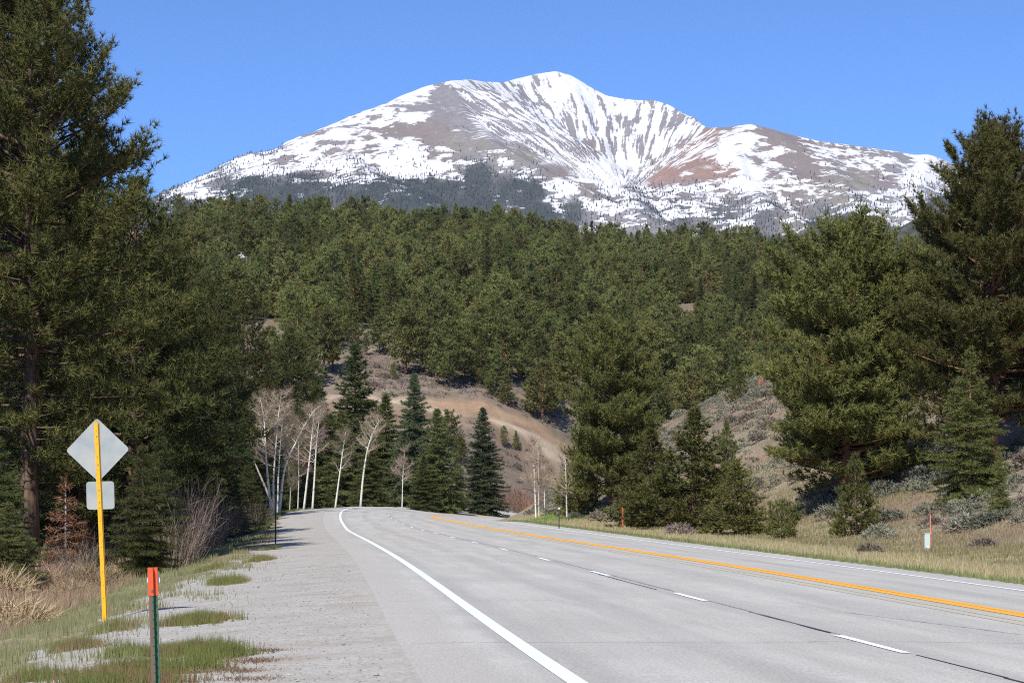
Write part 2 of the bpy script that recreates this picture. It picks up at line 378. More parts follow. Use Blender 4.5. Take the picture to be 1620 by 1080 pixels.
# ------------------------------------------------------------------ road with its painted lines
def strip(name, s0, s1, t0, t1, dz, mat, step=1.5, parent=None, wob=0., seed=0):
    n = max(2, int((s1 - s0) / step) + 1); s = np.linspace(s0, s1, n)
    wa = wob * (vn(s / 1.3, s * 0 + seed, seed) - .5) if wob else 0.
    wb = wob * (vn(s / 1.1, s * 0 + seed + 4, seed + 3) - .5) if wob else 0.
    a = road_pt(s, t0 + wa, dz); b = road_pt(s, t1 + wb, dz)
    V = np.stack([a, b], 1).reshape(-1, 3); i = np.arange(n - 1) * 2
    T = np.vstack([np.c_[i, i + 1, i + 3], np.c_[i, i + 3, i + 2]])
    me = tri_mesh(name, V, T, mat); 
    return obj(name, me, parent)
def build_road():
    ts = np.array([TL - .12, TL, -7.75, -6.2, -4.6, -W1, -2.4, -1.2, 0, 1.2, 2.4, WR, TR, TR + .12]); s = np.arange(-78, 425, 1.5)
    dz = np.array([-.4] + [0] * 12 + [-.4])
    S, Tt = np.meshgrid(s, ts, indexing='ij'); V = road_pt(S, Tt) + np.stack([S * 0, S * 0, np.broadcast_to(dz, S.shape)], -1)
    n, m = S.shape; i, j = np.meshgrid(np.arange(n - 1), np.arange(m - 1), indexing='ij'); a = (i * m + j).ravel()
    T = np.vstack([np.c_[a, a + 1, a + m + 1], np.c_[a, a + m + 1, a + m]])
    k = NT('asphalt', .88, .2)
    t = k.attr('t', True); sa = k.attr('s', True)
    cmb = k.n('CombineXYZ'); k.l(k.math('MULTIPLY', t, 1.), cmb.inputs[0]); k.l(k.math('MULTIPLY', sa, .06), cmb.inputs[1])
    streak = k.noise(1.6, 4, .6, cmb.outputs[0])
    fine = k.noise(34, 4, .85); mid = k.noise(4, 4, .6); blot = k.noise(.35, 3, .5)
    c = k.mix(k.ramp(streak, .3, .7), (.395, .382, .348), (.485, .47, .434))
    c = k.mix(k.ramp(blot, .35, .7, 0, .5), c, (.38, .366, .342))
    # darker wheel paths, bleached gravelly edge outside the white line
    edge = k.ramp(k.math('ADD', t, k.math('MULTIPLY', k.math('SUBTRACT', mid, .5), .7)), -8.45, -7.7, 1, 0)
    c = k.mix(k.math('MULTIPLY', edge, .8), c, (.42, .40, .365))
    wp = k.math('SINE', k.math('MULTIPLY', k.math('ADD', t, .45), 2 * math.pi / 1.86)); c = k.mix(k.ramp(wp, .2, 1, 0, .26), c, (.27, .268, .265))
    oil = k.noise(.9, 5, .7, cmb.outputs[0]); c = k.mix(k.ramp(oil, .56, .72, 0, .35), c, (.24, .235, .23))
    hs = k.n('HueSaturation'); k.l(c, hs.inputs['Color']); k.l(k.ramp(fine, .28, .72, .66, 1.3), hs.inputs['Value'])
    k.col(hs.outputs[0]); k.bump(fine, .006, .7)
    me = tri_mesh('road', V.reshape(-1, 3), T, k.m, attrs={'t': Tt.ravel(), 's': S.ravel()}, smooth=False)
    if me.polygons[len(me.polygons) // 3].normal.z < 0: me.flip_normals()
    rd = tag(obj('road', me), kind='structure')
    def paint(name, c, wear=.3, under=(.40, .39, .38), lo=.30, hi=.42):
        q = NT(name, .7, .3); n_ = q.noise(18, 6, .75); q.col(q.mix(q.ramp(n_, lo, hi, wear, 0), c, under)); return q.m
    wm = paint('white_paint', (.72, .80, .82), .5); dm = paint('dash_paint', (.80, .84, .86), .2)
    ym = paint('yellow_paint', (.80, .385, .045), .35, (.45, .25, .10)); ow = paint('worn_white_paint', (.78, .80, .83), .5, lo=.34, hi=.48)
    om = paint('old_yellow_paint', (.50, .44, .25), .9, lo=.40, hi=.62)
    cm = plain('crack_sealant', (.035, .034, .034), .6, .4); cm2 = paint('worn_sealant', (.13, .13, .13), .95, lo=.42, hi=.60)
    wl = -(W1 + W2)
    tag(strip('edge_line', -78, 424, wl - .085, wl + .085, .006, wm, parent=rd), 'bright white outer edge line')
    strip('edge_line', -78, 424, WR - .09, WR + .09, .006, ow, parent=rd)
    strip('centre_line', -78, 424, -.235, -.012, .006, ym, parent=rd, wob=.02)
    strip('centre_line', -78, 424, .012, .20, .006, ym, parent=rd, wob=.02, seed=3)
    q = strip('faded_centre_line', -20, 300, -.86, -.72, .004, om, parent=rd, wob=.05, seed=5); q2 = strip('faded_centre_line', -20, 300, -.60, -.46, .004, om, parent=rd, wob=.05, seed=8)
    # lane dashes: 3 m paint every 12.19 m
    ss = np.arange(-78, 424, .5); Pd = road_pt(ss, -W1); al = np.concatenate([[0], np.cumsum(np.linalg.norm(np.diff(Pd, axis=0), axis=1))])
    a0 = np.interp(0, ss, al)
    for i in range(-4, 25):
        a = a0 + D0 + 12.19 * i
        if a - 2 < 0 or a + 2 > al[-1]: continue
        s0, s1 = np.interp([a - 1.52, a + 1.52], al, ss); strip('lane_dash', s0, s1, -W1 - .055, -W1 + .055, .008, dm, .5, rd, .015, i + 9)
    # lengthwise joint beside the dashes, sealed in stretches, and transverse cracks
    for i, (a, b, o, wd, mt) in enumerate([(18, 21, .02, .03, cm), (21.6, 34, .06, .025, cm2), (24.8, 30, .02, .022, cm), (37.4, 52, .075, .05, cm2), (38, 46.5, -.12, .03, cm), (50, 60, .08, .04, cm2), (46, 48.2, -.08, .06, cm), (60, 190, .08, .035, cm2), (8, 18, .0, .03, cm)]):
        strip('joint_seal', a, b, -W1 + o, -W1 + o + wd, .0045, mt, .6, rd, .03, i + 31)
    def crack(name, pts, wd, seed, mt=cm):
        P = [np.array(p_) for p_ in pts]; q = np.vstack([P[i] + (P[i + 1] - P[i]) * f for i in range(len(P) - 1) for f in np.linspace(0, 1, 24, endpoint=False)])
        q[:, 0] += (vn(np.arange(len(q)) / 2.5, np.zeros(len(q)), seed) - .5) * .12
        qs, qt = q[:, 0], q[:, 1]; ww = wd * (.4 + vn(np.arange(len(q)) / 2, np.ones(len(q)), seed + 1))
        dirs = np.gradient(q, axis=0); nn = np.c_[-dirs[:, 1], dirs[:, 0]]; nn /= np.linalg.norm(nn, axis=1)[:, None]
        A = road_pt(qs + nn[:, 0] * ww, qt + nn[:, 1] * ww, .0045); B = road_pt(qs - nn[:, 0] * ww, qt - nn[:, 1] * ww, .0045)
        V = np.stack([A, B], 1).reshape(-1, 3); i = np.arange(len(q) - 1) * 2
        obj(name, tri_mesh(name, V, np.vstack([np.c_[i, i + 1, i + 3], np.c_[i, i + 3, i + 2]]), mt), rd)
    crack('crack', [(22.3, -8.6), (22.8, -5), (23.2, -W1), (23.1, -1.5), (23.4, .5)], .007, 41)
    crack('crack', [(30, -2.4), (27, -1.9), (25, -1.55), (23.2, -1.2)], .008, 43)
    crack('crack', [(33, -8.6), (33.4, -6)], .006, 45, cm2)
    crack('crack', [(44.5, -8.5), (44.8, -W1), (45.4, 0)], .006, 47, cm2)
    return rd
road = build_road()

# ------------------------------------------------------------------ the mountain
def build_mountain():
    def pl(*pts):
        a = np.array(pts, float); P = np.stack([(a[:, 0] - CX) * a[:, 2] / F, a[:, 2], CZ + (HY - a[:, 1]) * a[:, 2] / F], 1); return P
    crest = pl((20, 420, 7300), (150, 366, 7600), (265, 316, 7700), (330, 288, 7750), (400, 262, 7800), (470, 229, 7850), (520, 205, 7870), (560, 190, 7900), (600, 174, 7920), (640, 152, 7950), (680, 134, 7980), (715, 126, 8000), (740, 124, 8150), (765, 128, 8300), (795, 129, 8450), (820, 122, 8550), (850, 115, 8600), (878, 111, 8600), (900, 117, 8580), (930, 134, 8530), (960, 149, 8500), (985, 154, 8470), (1010, 157, 8450), (1032, 155, 8400), (1052, 161, 8350), (1085, 182, 8200), (1118, 201, 8000), (1150, 200, 7850), (1188, 195, 7720), (1215, 202, 7700), (1250, 212, 7700), (1300, 223, 7700), (1360, 231, 7700), (1420, 239, 7700), (1448, 244, 7700), (1468, 243, 7700), (1500, 263, 7700), (1560, 290, 7750), (1700, 330, 7800), (1850, 380, 7800))
    ribs = [(crest, None),
            (pl((715, 126, 8000), (738, 175, 7650), (780, 222, 7300), (860, 268, 7000), (940, 306, 6800), (1020, 338, 6600), (1100, 365, 6400)), .52),
            (pl((560, 190, 7900), (545, 235, 7400), (590, 275, 6900), (660, 310, 6500), (720, 345, 6200)), .42),
            (pl((330, 288, 7750), (380, 310, 7100), (420, 345, 6500)), .42),
            (pl((1188, 195, 7720), (1165, 232, 7480), (1175, 275, 7180), (1215, 320, 6900), (1290, 358, 6700)), .55),
            (pl((1300, 223, 7700), (1320, 270, 7250), (1360, 320, 6850), (1400, 360, 6600)), .5),
            (pl((1468, 243, 7700), (1450, 290, 7200), (1430, 330, 6800)), .52)]
    st = 9.5
    gx = np.arange(-2300, 2500, st); gy = np.arange(5600, 9000, st); X, Y = np.meshgrid(gx, gy); sh = X.shape
    x = X.ravel(); y = Y.ravel(); z = np.full(len(x), -1e9); A = np.zeros(len(x)); Dd = np.zeros(len(x)); which = np.zeros(len(x), int)
    zs = []
    for ri, (P, kk) in enumerate(ribs):
        best = np.full(len(x), -1e9); al = 0
        for i in range(len(P) - 1):
            d = P[i + 1, :2] - P[i, :2]; L = np.linalg.norm(d)
            tt = np.clip(((x - P[i, 0]) * d[0] + (y - P[i, 1]) * d[1]) / (L * L), 0, 1)
            qx = P[i, 0] + tt * d[0]; qy = P[i, 1] + tt * d[1]; dist = np.hypot(x - qx, y - qy); zr = P[i, 2] + tt * (P[i + 1, 2] - P[i, 2])
            if kk is None:
                ux = CX + F * qx / qy
                kv = np.interp(ux, [0, 560, 700, 780, 1100, 1180, 1300, 1500], [.44, .43, .5, .72, .66, .5, .46, .46])
                cz = zr - kv * dist + np.where((ux > 740) & (ux < 1130), .00013 * np.minimum(dist, 1200) ** 2, 0)
            else: cz = zr - kk * dist
            up = cz > best; best = np.where(up, cz, best)
            g = up & (cz > z)
            A[g] = (al + tt * L)[g] + ri * 9000; Dd[g] = dist[g]; which[g] = ri
            z = np.maximum(z, cz); al += L
        zs.append(best)
    # floor of the bowl, sloping out towards the viewer
    fl = CZ + (HY - 282) * 7650 / F - (7650 - y) * .22 + np.abs(x - px2(965, 7650)) * .12 * 0
    infl = np.exp(-((x - px2(985, 7500)) / 420) ** 2)
    infl = infl * sst(5900, 6700, y)
    z = np.maximum(z, fl * infl + (1 - infl) * -500)
    zz = z.reshape(sh)
    for _ in range(3):
        p = np.pad(zz, 1, mode='edge'); zz = (p[1:-1, 1:-1] * 4 + p[:-2, 1:-1] + p[2:, 1:-1] + p[1:-1, :-2] + p[1:-1, 2:]) / 8
    z = zz.ravel()
    u = CX + F * x / y
    fx, fy = px2(985, 7250), 7250.; ra = np.hypot(x - fx, y - fy); an_ = np.arctan2(x - fx, y - fy)
    inb = (ra < 1500) & (u > 712) & (u < 1135) & (y > 7330)
    A = np.where(inb, an_ * 820 + 70000, A); Db = np.where(inb, ra, Dd)
    gul = fbm(A / 95, Db / 900, 51, 4); gul2 = fbm(A / 38, Db / 420, 57, 3); iso = fbm(x / 160, y / 160, 61, 5); big = fbm(x / 520, y / 520, 66, 3)
    u = CX + F * x / y; v = HY - F * (z - CZ) / y
    cir = inb * 1.
    amp = (10 + 20 * cir) * sst(15, 160, Dd)
    z = z + (np.abs(gul - .5) * -2 + .35) * amp * 1.6 + (gul2 - .5) * amp * .5 + (iso - .5) * 34 * sst(10, 200, Dd) + (big - .5) * 60 * sst(60, 500, Dd)
    z = z + (iso - .5) * 8
    u = CX + F * x / y; v = HY - F * (z - CZ) / y
    # control points read off the photograph: column, row, snow share, rock colour (0 grey, 1 brown, 2 red, 3 olive), tree share
    cp = np.array([
        (300, 305, .8, 0, .1), (290, 325, .1, 0, 1), (400, 268, .95, 0, 0), (400, 296, .05, 0, 1), (480, 235, .8, 0, 0), (470, 262, .75, 1, .1), (470, 286, .12, 0, 1), (400, 284, .3, 0, .9), (600, 302, .08, 0, 1), (680, 284, .12, 0, 1), (760, 275, .12, 0, .9), (820, 292, .3, 0, .9), (540, 300, .2, 0, .9), (470, 300, .08, 0, 1), (540, 205, .7, 0, 0), (560, 225, .8, 1, 0), (540, 265, .9, 1, .12), (550, 290, .5, 0, .7), (560, 315, .2, 0, 1),
        (620, 170, .85, 0, 0), (670, 150, .95, 0, 0), (650, 185, .85, 0, 0), (620, 205, .35, 1, 0), (600, 232, .75, 1, 0), (660, 205, .0, 1, 0), (700, 200, .0, 1, 0), (720, 225, .0, 3, 0), (650, 240, .85, 1, .02), (700, 245, .55, 1, .02), (620, 262, .95, 1, .1), (690, 268, .9, 1, .15), (640, 290, .35, 0, .8), (640, 320, .1, 0, 1), (715, 128, .9, 0, 0), (745, 205, .05, 0, 0), (790, 232, .08, 0, 0), (680, 212, .02, 1, 0), (640, 208, .1, 1, 0), (765, 232, .05, 3, 0), (705, 150, .0, 0, 0), (700, 175, .0, 0, 0), (730, 190, .0, 0, 0), (770, 200, .35, 0, 0), (750, 262, .3, 0, .7), (760, 290, .05, 0, 1), (760, 330, .05, 0, 1), (850, 340, .05, 0, 1), (700, 300, .15, 0, 1), (790, 245, .45, 3, .05), (830, 250, .0, 3, 0), (880, 272, .0, 1, 0), (930, 300, .3, 1, .1), (830, 275, .6, 0, .5), (880, 300, .8, 0, .35), (840, 300, .35, 0, .9), (930, 320, .65, 0, .4), (900, 330, .15, 0, .9),
        (760, 140, .62, 0, 0), (790, 160, .55, 0, 0), (800, 190, .5, 0, 0), (850, 220, .48, 0, 0), (820, 215, .45, 0, 0), (880, 250, .55, 0, 0), (800, 132, .55, 0, 0), (840, 135, .6, 0, 0), (870, 118, .98, 0, 0), (900, 130, .98, 0, 0), (870, 150, .5, 0, 0), (860, 180, .6, 0, 0), (900, 170, .62, 0, 0), (930, 150, .95, 0, 0), (940, 180, .72, 0, 0), (980, 165, .92, 0, 0), (1020, 165, .75, 0, 0), (960, 205, .55, 0, 0), (900, 215, .5, 0, 0), (930, 235, .35, 1, 0), (980, 230, .55, 0, 0), (1010, 200, .6, 0, 0), (1050, 180, .5, 0, 0), (1085, 200, .5, 0, 0), (1050, 210, .6, 0, 0), (1030, 235, .6, 0, 0), (960, 265, .98, 0, 0), (930, 268, .9, 0, 0), (1000, 262, .9, 0, 0), (1020, 255, .5, 0, 0), (980, 280, .9, 0, 0), (1090, 215, .8, 0, 0), (1060, 240, .45, 1, 0),
        (1060, 270, .02, 2, 0), (1100, 255, .05, 2, 0), (1040, 283, .05, 2, 0), (1110, 280, .03, 2, 0), (1140, 265, .25, 2, 0), (1100, 232, .7, 2, 0), (1130, 212, .15, 2, 0), (1160, 205, .6, 1, 0), (1150, 235, .85, 1, 0), (1185, 222, .98, 0, 0), (1175, 260, .95, 0, 0), (1195, 290, .95, 0, .05), (1185, 199, .6, 1, 0), (1205, 212, .12, 1, 0), (1230, 235, .35, 1, 0), (1250, 250, .3, 1, 0), (1270, 268, .2, 1, 0), (1220, 265, .6, 1, 0), (1250, 290, .75, 1, .15), (1300, 230, .55, 1, 0), (1280, 222, .6, 1, 0), (1310, 260, .35, 1, 0), (1350, 245, .6, 1, 0), (1340, 275, .25, 3, 0), (1370, 290, .2, 3, .05), (1400, 250, .55, 0, 0), (1420, 265, .35, 0, 0), (1400, 285, .65, 1, .1), (1460, 250, .98, 0, 0), (1455, 275, .9, 0, .1), (1490, 265, .7, 0, .05), (1430, 300, .85, 0, .25), (1380, 310, .75, 0, .35), (1330, 310, .35, 3, .2), (1290, 305, .6, 3, .3), (1300, 330, .2, 0, .7), (1250, 325, .4, 1, .5), (1360, 335, .5, 0, .5), (1340, 350, .2, 0, .9), (1420, 330, .7, 0, .4), (1480, 300, .7, 0, .4), (1480, 330, .05, 0, 1),
        (1000, 300, .5, 0, .45), (1050, 300, .45, 0, .6), (1100, 300, .5, 0, .6), (1050, 330, .5, 0, .6), (1000, 330, .6, 0, .5), (1120, 330, .5, 0, .6), (1180, 320, .55, 0, .6), (1220, 345, .35, 0, .7), (1150, 350, .4, 0, .7), (1080, 350, .3, 0, .8), (1250, 345, .35, 3, .5), (1300, 360, .15, 0, .9), (1400, 370, .05, 1, .8)])
    # warped lookup keeps the borders ragged
    uu = u + (fbm(x / 90, y / 200, 71) - .5) * 26; vv = v + (fbm(x / 90, y / 200, 75) - .5) * 14
    sn = np.zeros(len(x)); td = np.zeros(len(x)); rc = np.zeros((len(x), 3)); ws = np.zeros(len(x))
    RC = np.array([(.235, .215, .215), (.225, .175, .15), (.30, .175, .125), (.235, .205, .16)])
    for (a, b, s_, c_, t_) in cp:
        w_ = 1 / (((uu - a) / 1.25) ** 2 + (vv - b) ** 2 + 30) ** 1.7
        sn += w_ * s_; td += w_ * t_; rc += w_[:, None] * RC[int(c_)]; ws += w_
    sn /= ws; td /= ws; rc /= ws[:, None]
    sn = sn - .13 * sst(1195, 1225, u) * (1 - sst(1425, 1450, u)) * (v < 320) - .10 * (1 - sst(600, 680, u)) * sst(205, 225, v) * (1 - sst(245, 260, v))
    td = np.clip(td + (fbm(x / 45, y / 90, 95, 4) - .5) * .55 * sst(.04, .3, td), 0, 1)
    sn = sn * (1 - .88 * sst(.6, 1.0, td))
    low = sst(352, 385, v); sn = sn * (1 - low); td = np.maximum(td, low)
    st1 = fbm(A / 30, Dd / 300, 81, 3); iso2 = fbm(x / 34, y / 70, 83, 4)
    rnk = np.where(cir > .5, .72 * st1 + .28 * iso2, .38 * st1 + .62 * iso2)
    # equalise the rank so that "share" is a share
    o = np.argsort(rnk); rk = np.empty(len(o)); rk[o] = np.linspace(0, 1, len(o))
    m = sn - rk
    k = NT('mountain', .85, .15)
    mm = k.attr('snow', True); ro = k.attr('Col'); tr = k.attr('trees', True)
    f1 = k.noise(.045, 6, .7); f2 = k.noise(.16, 4, .7)
    cv = k.n('CombineXYZ'); k.l(k.math('MULTIPLY', k.attr('along', True), 1 / 18), cv.inputs[0]); k.l(k.math('MULTIPLY', k.attr('down', True), 1 / 210), cv.inputs[1])
    stk = k.noise(1., 4, .62, cv.outputs[0]); iso = k.math('ADD', k.math('MULTIPLY', k.noise(1., 5, .66, k.mul(k.pos(), (1 / 40, 1 / 60, 1 / 20))), .5), k.math('MULTIPLY', k.noise(1., 4, .6, k.mul(k.pos(), (1 / 110, 1 / 150, 1 / 60))), .5))
    cw = k.attr('bowl', True); mr = k.n('Mix', data_type='FLOAT'); k.l(k.math('ADD', k.math('MULTIPLY', cw, .42), .25), mr.inputs[0]); k.l(iso, mr.inputs[2]); k.l(stk, mr.inputs[3])
    rank = k.ramp(mr.outputs[0], .39, .61)
    e = k.math('SUBTRACT', mm, rank)
    rock = k.mix(k.ramp(f1, .3, .7, 0, .5), ro, (.15, .135, .13))
    woods = k.mix(k.ramp(f2, .3, .7), (.035, .042, .034), (.075, .072, .06))
    base = k.mix(k.ramp(tr, .35, .95), rock, woods)
    k.col(k.mix(k.ramp(e, -.10, .10), base, (.63, .63, .64)))
    k.bump(f1, 9, .6)
    V = np.stack([x, y, z], 1); n_, m_ = sh; i, j = np.meshgrid(np.arange(n_ - 1), np.arange(m_ - 1), indexing='ij'); a = (i * m_ + j).ravel()
    T = np.vstack([np.c_[a, a + 1, a + m_ + 1], np.c_[a, a + m_ + 1, a + m_]])
    vis = (y < np.interp(x, np.sort(crest[:, 0]), crest[np.argsort(crest[:, 0]), 1]) + 260) & (z > 330)
    T = T[vis[T].all(1)]
    used = np.unique(T); mp = np.full(len(V), -1); mp[used] = np.arange(len(used))
    me = tri_mesh('mountain', V[used], mp[T], k.m, attrs={'snow': sn[used], 'trees': td[used], 'along': A[used], 'down': Db[used], 'bowl': cir[used]}, vcol={'Col': rc[used]}, smooth=True)
    mo = tag(obj('mountain', me), kind='structure')
    # conifers on its lower flanks: far too many and too small to count
    rg = np.random.default_rng(5)
    cand = np.where(vis & (v > 225) & (v < 395) & (u > 200) & (u < 1560) & (y < 7900))[0]
    pr = np.clip(td[cand], 0, 1) ** 1.15 * (.35 + 1.3 * (fbm(x[cand] / 55, y[cand] / 55, 91, 3)))
    pick = cand[rg.random(len(cand)) < pr * .75]
    if len(pick) > 85000: pick = rg.choice(pick, 85000, False)
    n = len(pick); c = V[pick] + np.c_[rg.uniform(-4.5, 4.5, (n, 2)), np.full(n, -1.)]; h = rg.uniform(6, 13, n); rad = h * rg.uniform(.16, .24, n)
    an = np.arange(3) * 2 * math.pi / 3; ao = rg.uniform(0, 6.28, n)
    ring = c[:, None] + np.stack([rad[:, None] * np.cos(an + ao[:, None]), rad[:, None] * np.sin(an + ao[:, None]), np.zeros((n, 3))], -1)
    tip = c + np.c_[np.zeros((n, 2)), h]
    VV = np.concatenate([ring, tip[:, None]], 1).reshape(-1, 3); b_ = np.arange(n) * 4
    TT = np.vstack([np.c_[b_, b_ + 1, b_ + 3], np.c_[b_ + 1, b_ + 2, b_ + 3], np.c_[b_ + 2, b_, b_ + 3]])
    fm = foliage('far_conifers', (.030, .038, .030), (.062, .066, .050), 0)
    tag(obj('mountain_forest', tri_mesh('mountain_forest', VV, TT, fm, attrs={'tv': np.repeat(rg.random(n), 4)})), 'dark distant conifers speckling the lower flanks of the snowy mountain', 'forest', kind='stuff')
    return mo
mountain = build_mountain()
def build_foothill():
    gx = np.arange(400, 2600, 22); gy = np.arange(3600, 5600, 22); X, Y = np.meshgrid(gx, gy)
    zt = np.interp(CX + F * X / Y, [1180, 1330, 1400, 1450, 1500, 1560, 1700], [430, 400, 372, 345, 310, 285, 240])
    zc = CZ + (HY - zt) * 4600 / F
    Z = zc - np.abs(Y - 4600) * .33 + (fbm(X / 160, Y / 160, 35, 5) - .5) * 60
    Z = Z - 60 * sst(900, 0, X - 0 * Y) * 0
    n_, m_ = X.shape; i, j = np.meshgrid(np.arange(n_ - 1), np.arange(m_ - 1), indexing='ij'); a = (i * m_ + j).ravel()
    T = np.vstack([np.c_[a, a + 1, a + m_ + 1], np.c_[a, a + m_ + 1, a + m_]]); V = np.stack([X, Y, Z], -1).reshape(-1, 3)
    k = NT('foothill', .95, .1); n = k.noise(.02, 6, .7); k.col(k.mix(k.ramp(n, .42, .6), (.04, .045, .038), (.10, .085, .075)))
    tag(obj('foothill', tri_mesh('foothill', V, T, k.m, smooth=True)), kind='structure')
build_foothill()
print('land', round(time.time() - T0, 1))

# ------------------------------------------------------------------ conifers
def blades(tp, td, rg, L, bw, nb, spread=.75, jit=.3, back=.15):
    n = len(tp); d = nrm(td[:, None] + rg.normal(0, spread, (n, nb, 3))); ln = L * rg.uniform(1 - jit, 1 + jit, (n, nb, 1))
    sd_ = nrm(np.cross(d, rg.normal(0, 1, (n, nb, 3)))) * bw * .5
    p = tp[:, None] - d * ln * back
    V = np.stack([p - sd_, p + sd_, p + d * ln * (1 + back)], 2).reshape(-1, 3); T = np.arange(len(V)).reshape(-1, 3)
    tv = np.repeat(np.clip(rg.normal(.45, .22, n), 0, 1), nb * 3)
    tv = np.clip(tv + np.repeat(rg.normal(0, .10, n * nb), 3), 0, 1)
    return V, T, tv
SHAPES = {'broad': ([0, .08, .25, .5, .72, .88, 1], [.66, .92, 1, .97, .82, .52, .12]), 'cone': ([0, .1, .3, .55, .8, 1], [.9, 1, .82, .55, .26, .02]),
          'tall': ([0, .15, .35, .6, .8, .93, 1], [.5, .75, .92, 1, .78, .45, .08]), 'far': ([0, .12, .35, .6, .8, .93, 1], [.55, .85, 1, .85, .58, .32, .05]), 'bush': ([0, .2, .5, .8, 1], [.8, 1, .95, .6, .1])}
def gen_pine(seed, H, R, shape='broad', base=.06, res=.2, nbl=7, bw=.035, dens=1., lean=(0, 0), up=.35, gaps=.0, bend=.2):
    rg = np.random.default_rng(seed); mb = MB(); tp = []; td = []
    zt = np.linspace(0, 1, 9); wob = np.cumsum(rg.normal(0, .012 * H * bend, (9, 2)), 0); wob -= wob[0]
    tr = np.c_[wob + np.outer(zt, lean), zt * H * .985]; r0 = H * .0165 + .02
    mb.tube(tr, r0 * (1 - zt) ** .8 + .012, 7)
    nbz = int(H * (1 - base) / (.17 + res * .55) * 4.6 * dens) + 10
    fz = (np.arange(nbz) + rg.random(nbz)) / nbz; az = np.arange(nbz) * 2.4 + rg.normal(0, .5, nbz)
    lob = rg.uniform(0, 6.28, 3)
    for f, a in zip(fz, az):
        prof = np.interp(f, *SHAPES[shape])
        L = R * prof * rg.uniform(.72, 1.08) * (1 + .16 * math.sin(2 * a + lob[0] + 5 * f) + .12 * math.sin(3 * a + lob[1] - 7 * f))
        if gaps and rg.random() < gaps: L *= rg.uniform(.2, .55)
        if L < .1: L = .1
        z0 = H * (base + (1 - base) * f) * .985; c0 = np.array([np.interp(z0, tr[:, 2], tr[:, 0]), np.interp(z0, tr[:, 2], tr[:, 1]), z0])
        e0 = np.interp(f, [0, .4, .75, 1], [-.12, .12, .5, 1.15]) + rg.normal(0, .12); e1 = e0 + up + rg.normal(0, .12)
        n = 6; q = np.linspace(0, 1, n); ee = e0 + (e1 - e0) * q; aa = a + rg.normal(0, .25) * q
        stp = np.c_[np.cos(aa) * np.cos(ee), np.sin(aa) * np.cos(ee), np.sin(ee)] * (L / (n - 1)); B = c0 + np.vstack([[0, 0, 0], np.cumsum(stp[:-1], 0)])
        mb.tube(B, np.linspace(max(.012, .02 * L + .006), .006, n), 3, cap=False)
        nt_ = max(3, int(L / (res * 1.0) * 1.7)); us = np.sort(1 - .75 * rg.random(nt_) ** 1.3); us[-1] = 1
        for i, u_ in enumerate(us):
            b = np.array([np.interp(u_, q, B[:, c]) for c in range(3)]); bd = nrm(stp[min(n - 1, int(u_ * (n - 1)))])
            sidev = nrm(np.cross(bd, [0, 0, 1.])) * (1 if i % 2 else -1)
            if u_ < 1: dirv = nrm(bd * rg.uniform(.4, 1.) + sidev * rg.uniform(.3, 1.0) + np.array([0, 0, rg.uniform(.0, .8)])); tl = (.10 + .30 * L * (1 - u_) + .12 * L) * rg.uniform(.6, 1.15)
            else: dirv = nrm(bd + [0, 0, .3]); tl = .15 * L + .08
            tl = min(tl, 1.3); k_ = max(1, int(tl / (res * .75)))
            o = np.linspace(.35 if k_ > 1 else 1, 1, k_)
            pts = b + dirv * (o * tl)[:, None] + np.array([0, 0, .10 * tl]) * (o ** 2)[:, None] + rg.normal(0, res * .14, (k_, 3))
            tp.append(pts); td.append(np.tile(dirv * .8 + np.array([0, 0, .45]), (k_, 1)))
    top = tr[-1] + np.array([0, 0, H * .012]); tp.append(np.array([top, top - [0, 0, res * .8]])); td.append(np.tile([0, 0, 1.2], (2, 1)))
    tp = np.vstack(tp); td = np.vstack(td)
    V, T, tv = blades(tp, td, rg, res * 1.12, bw, nbl, .9, .2)
    return mb, (V, T, tv), len(tp)
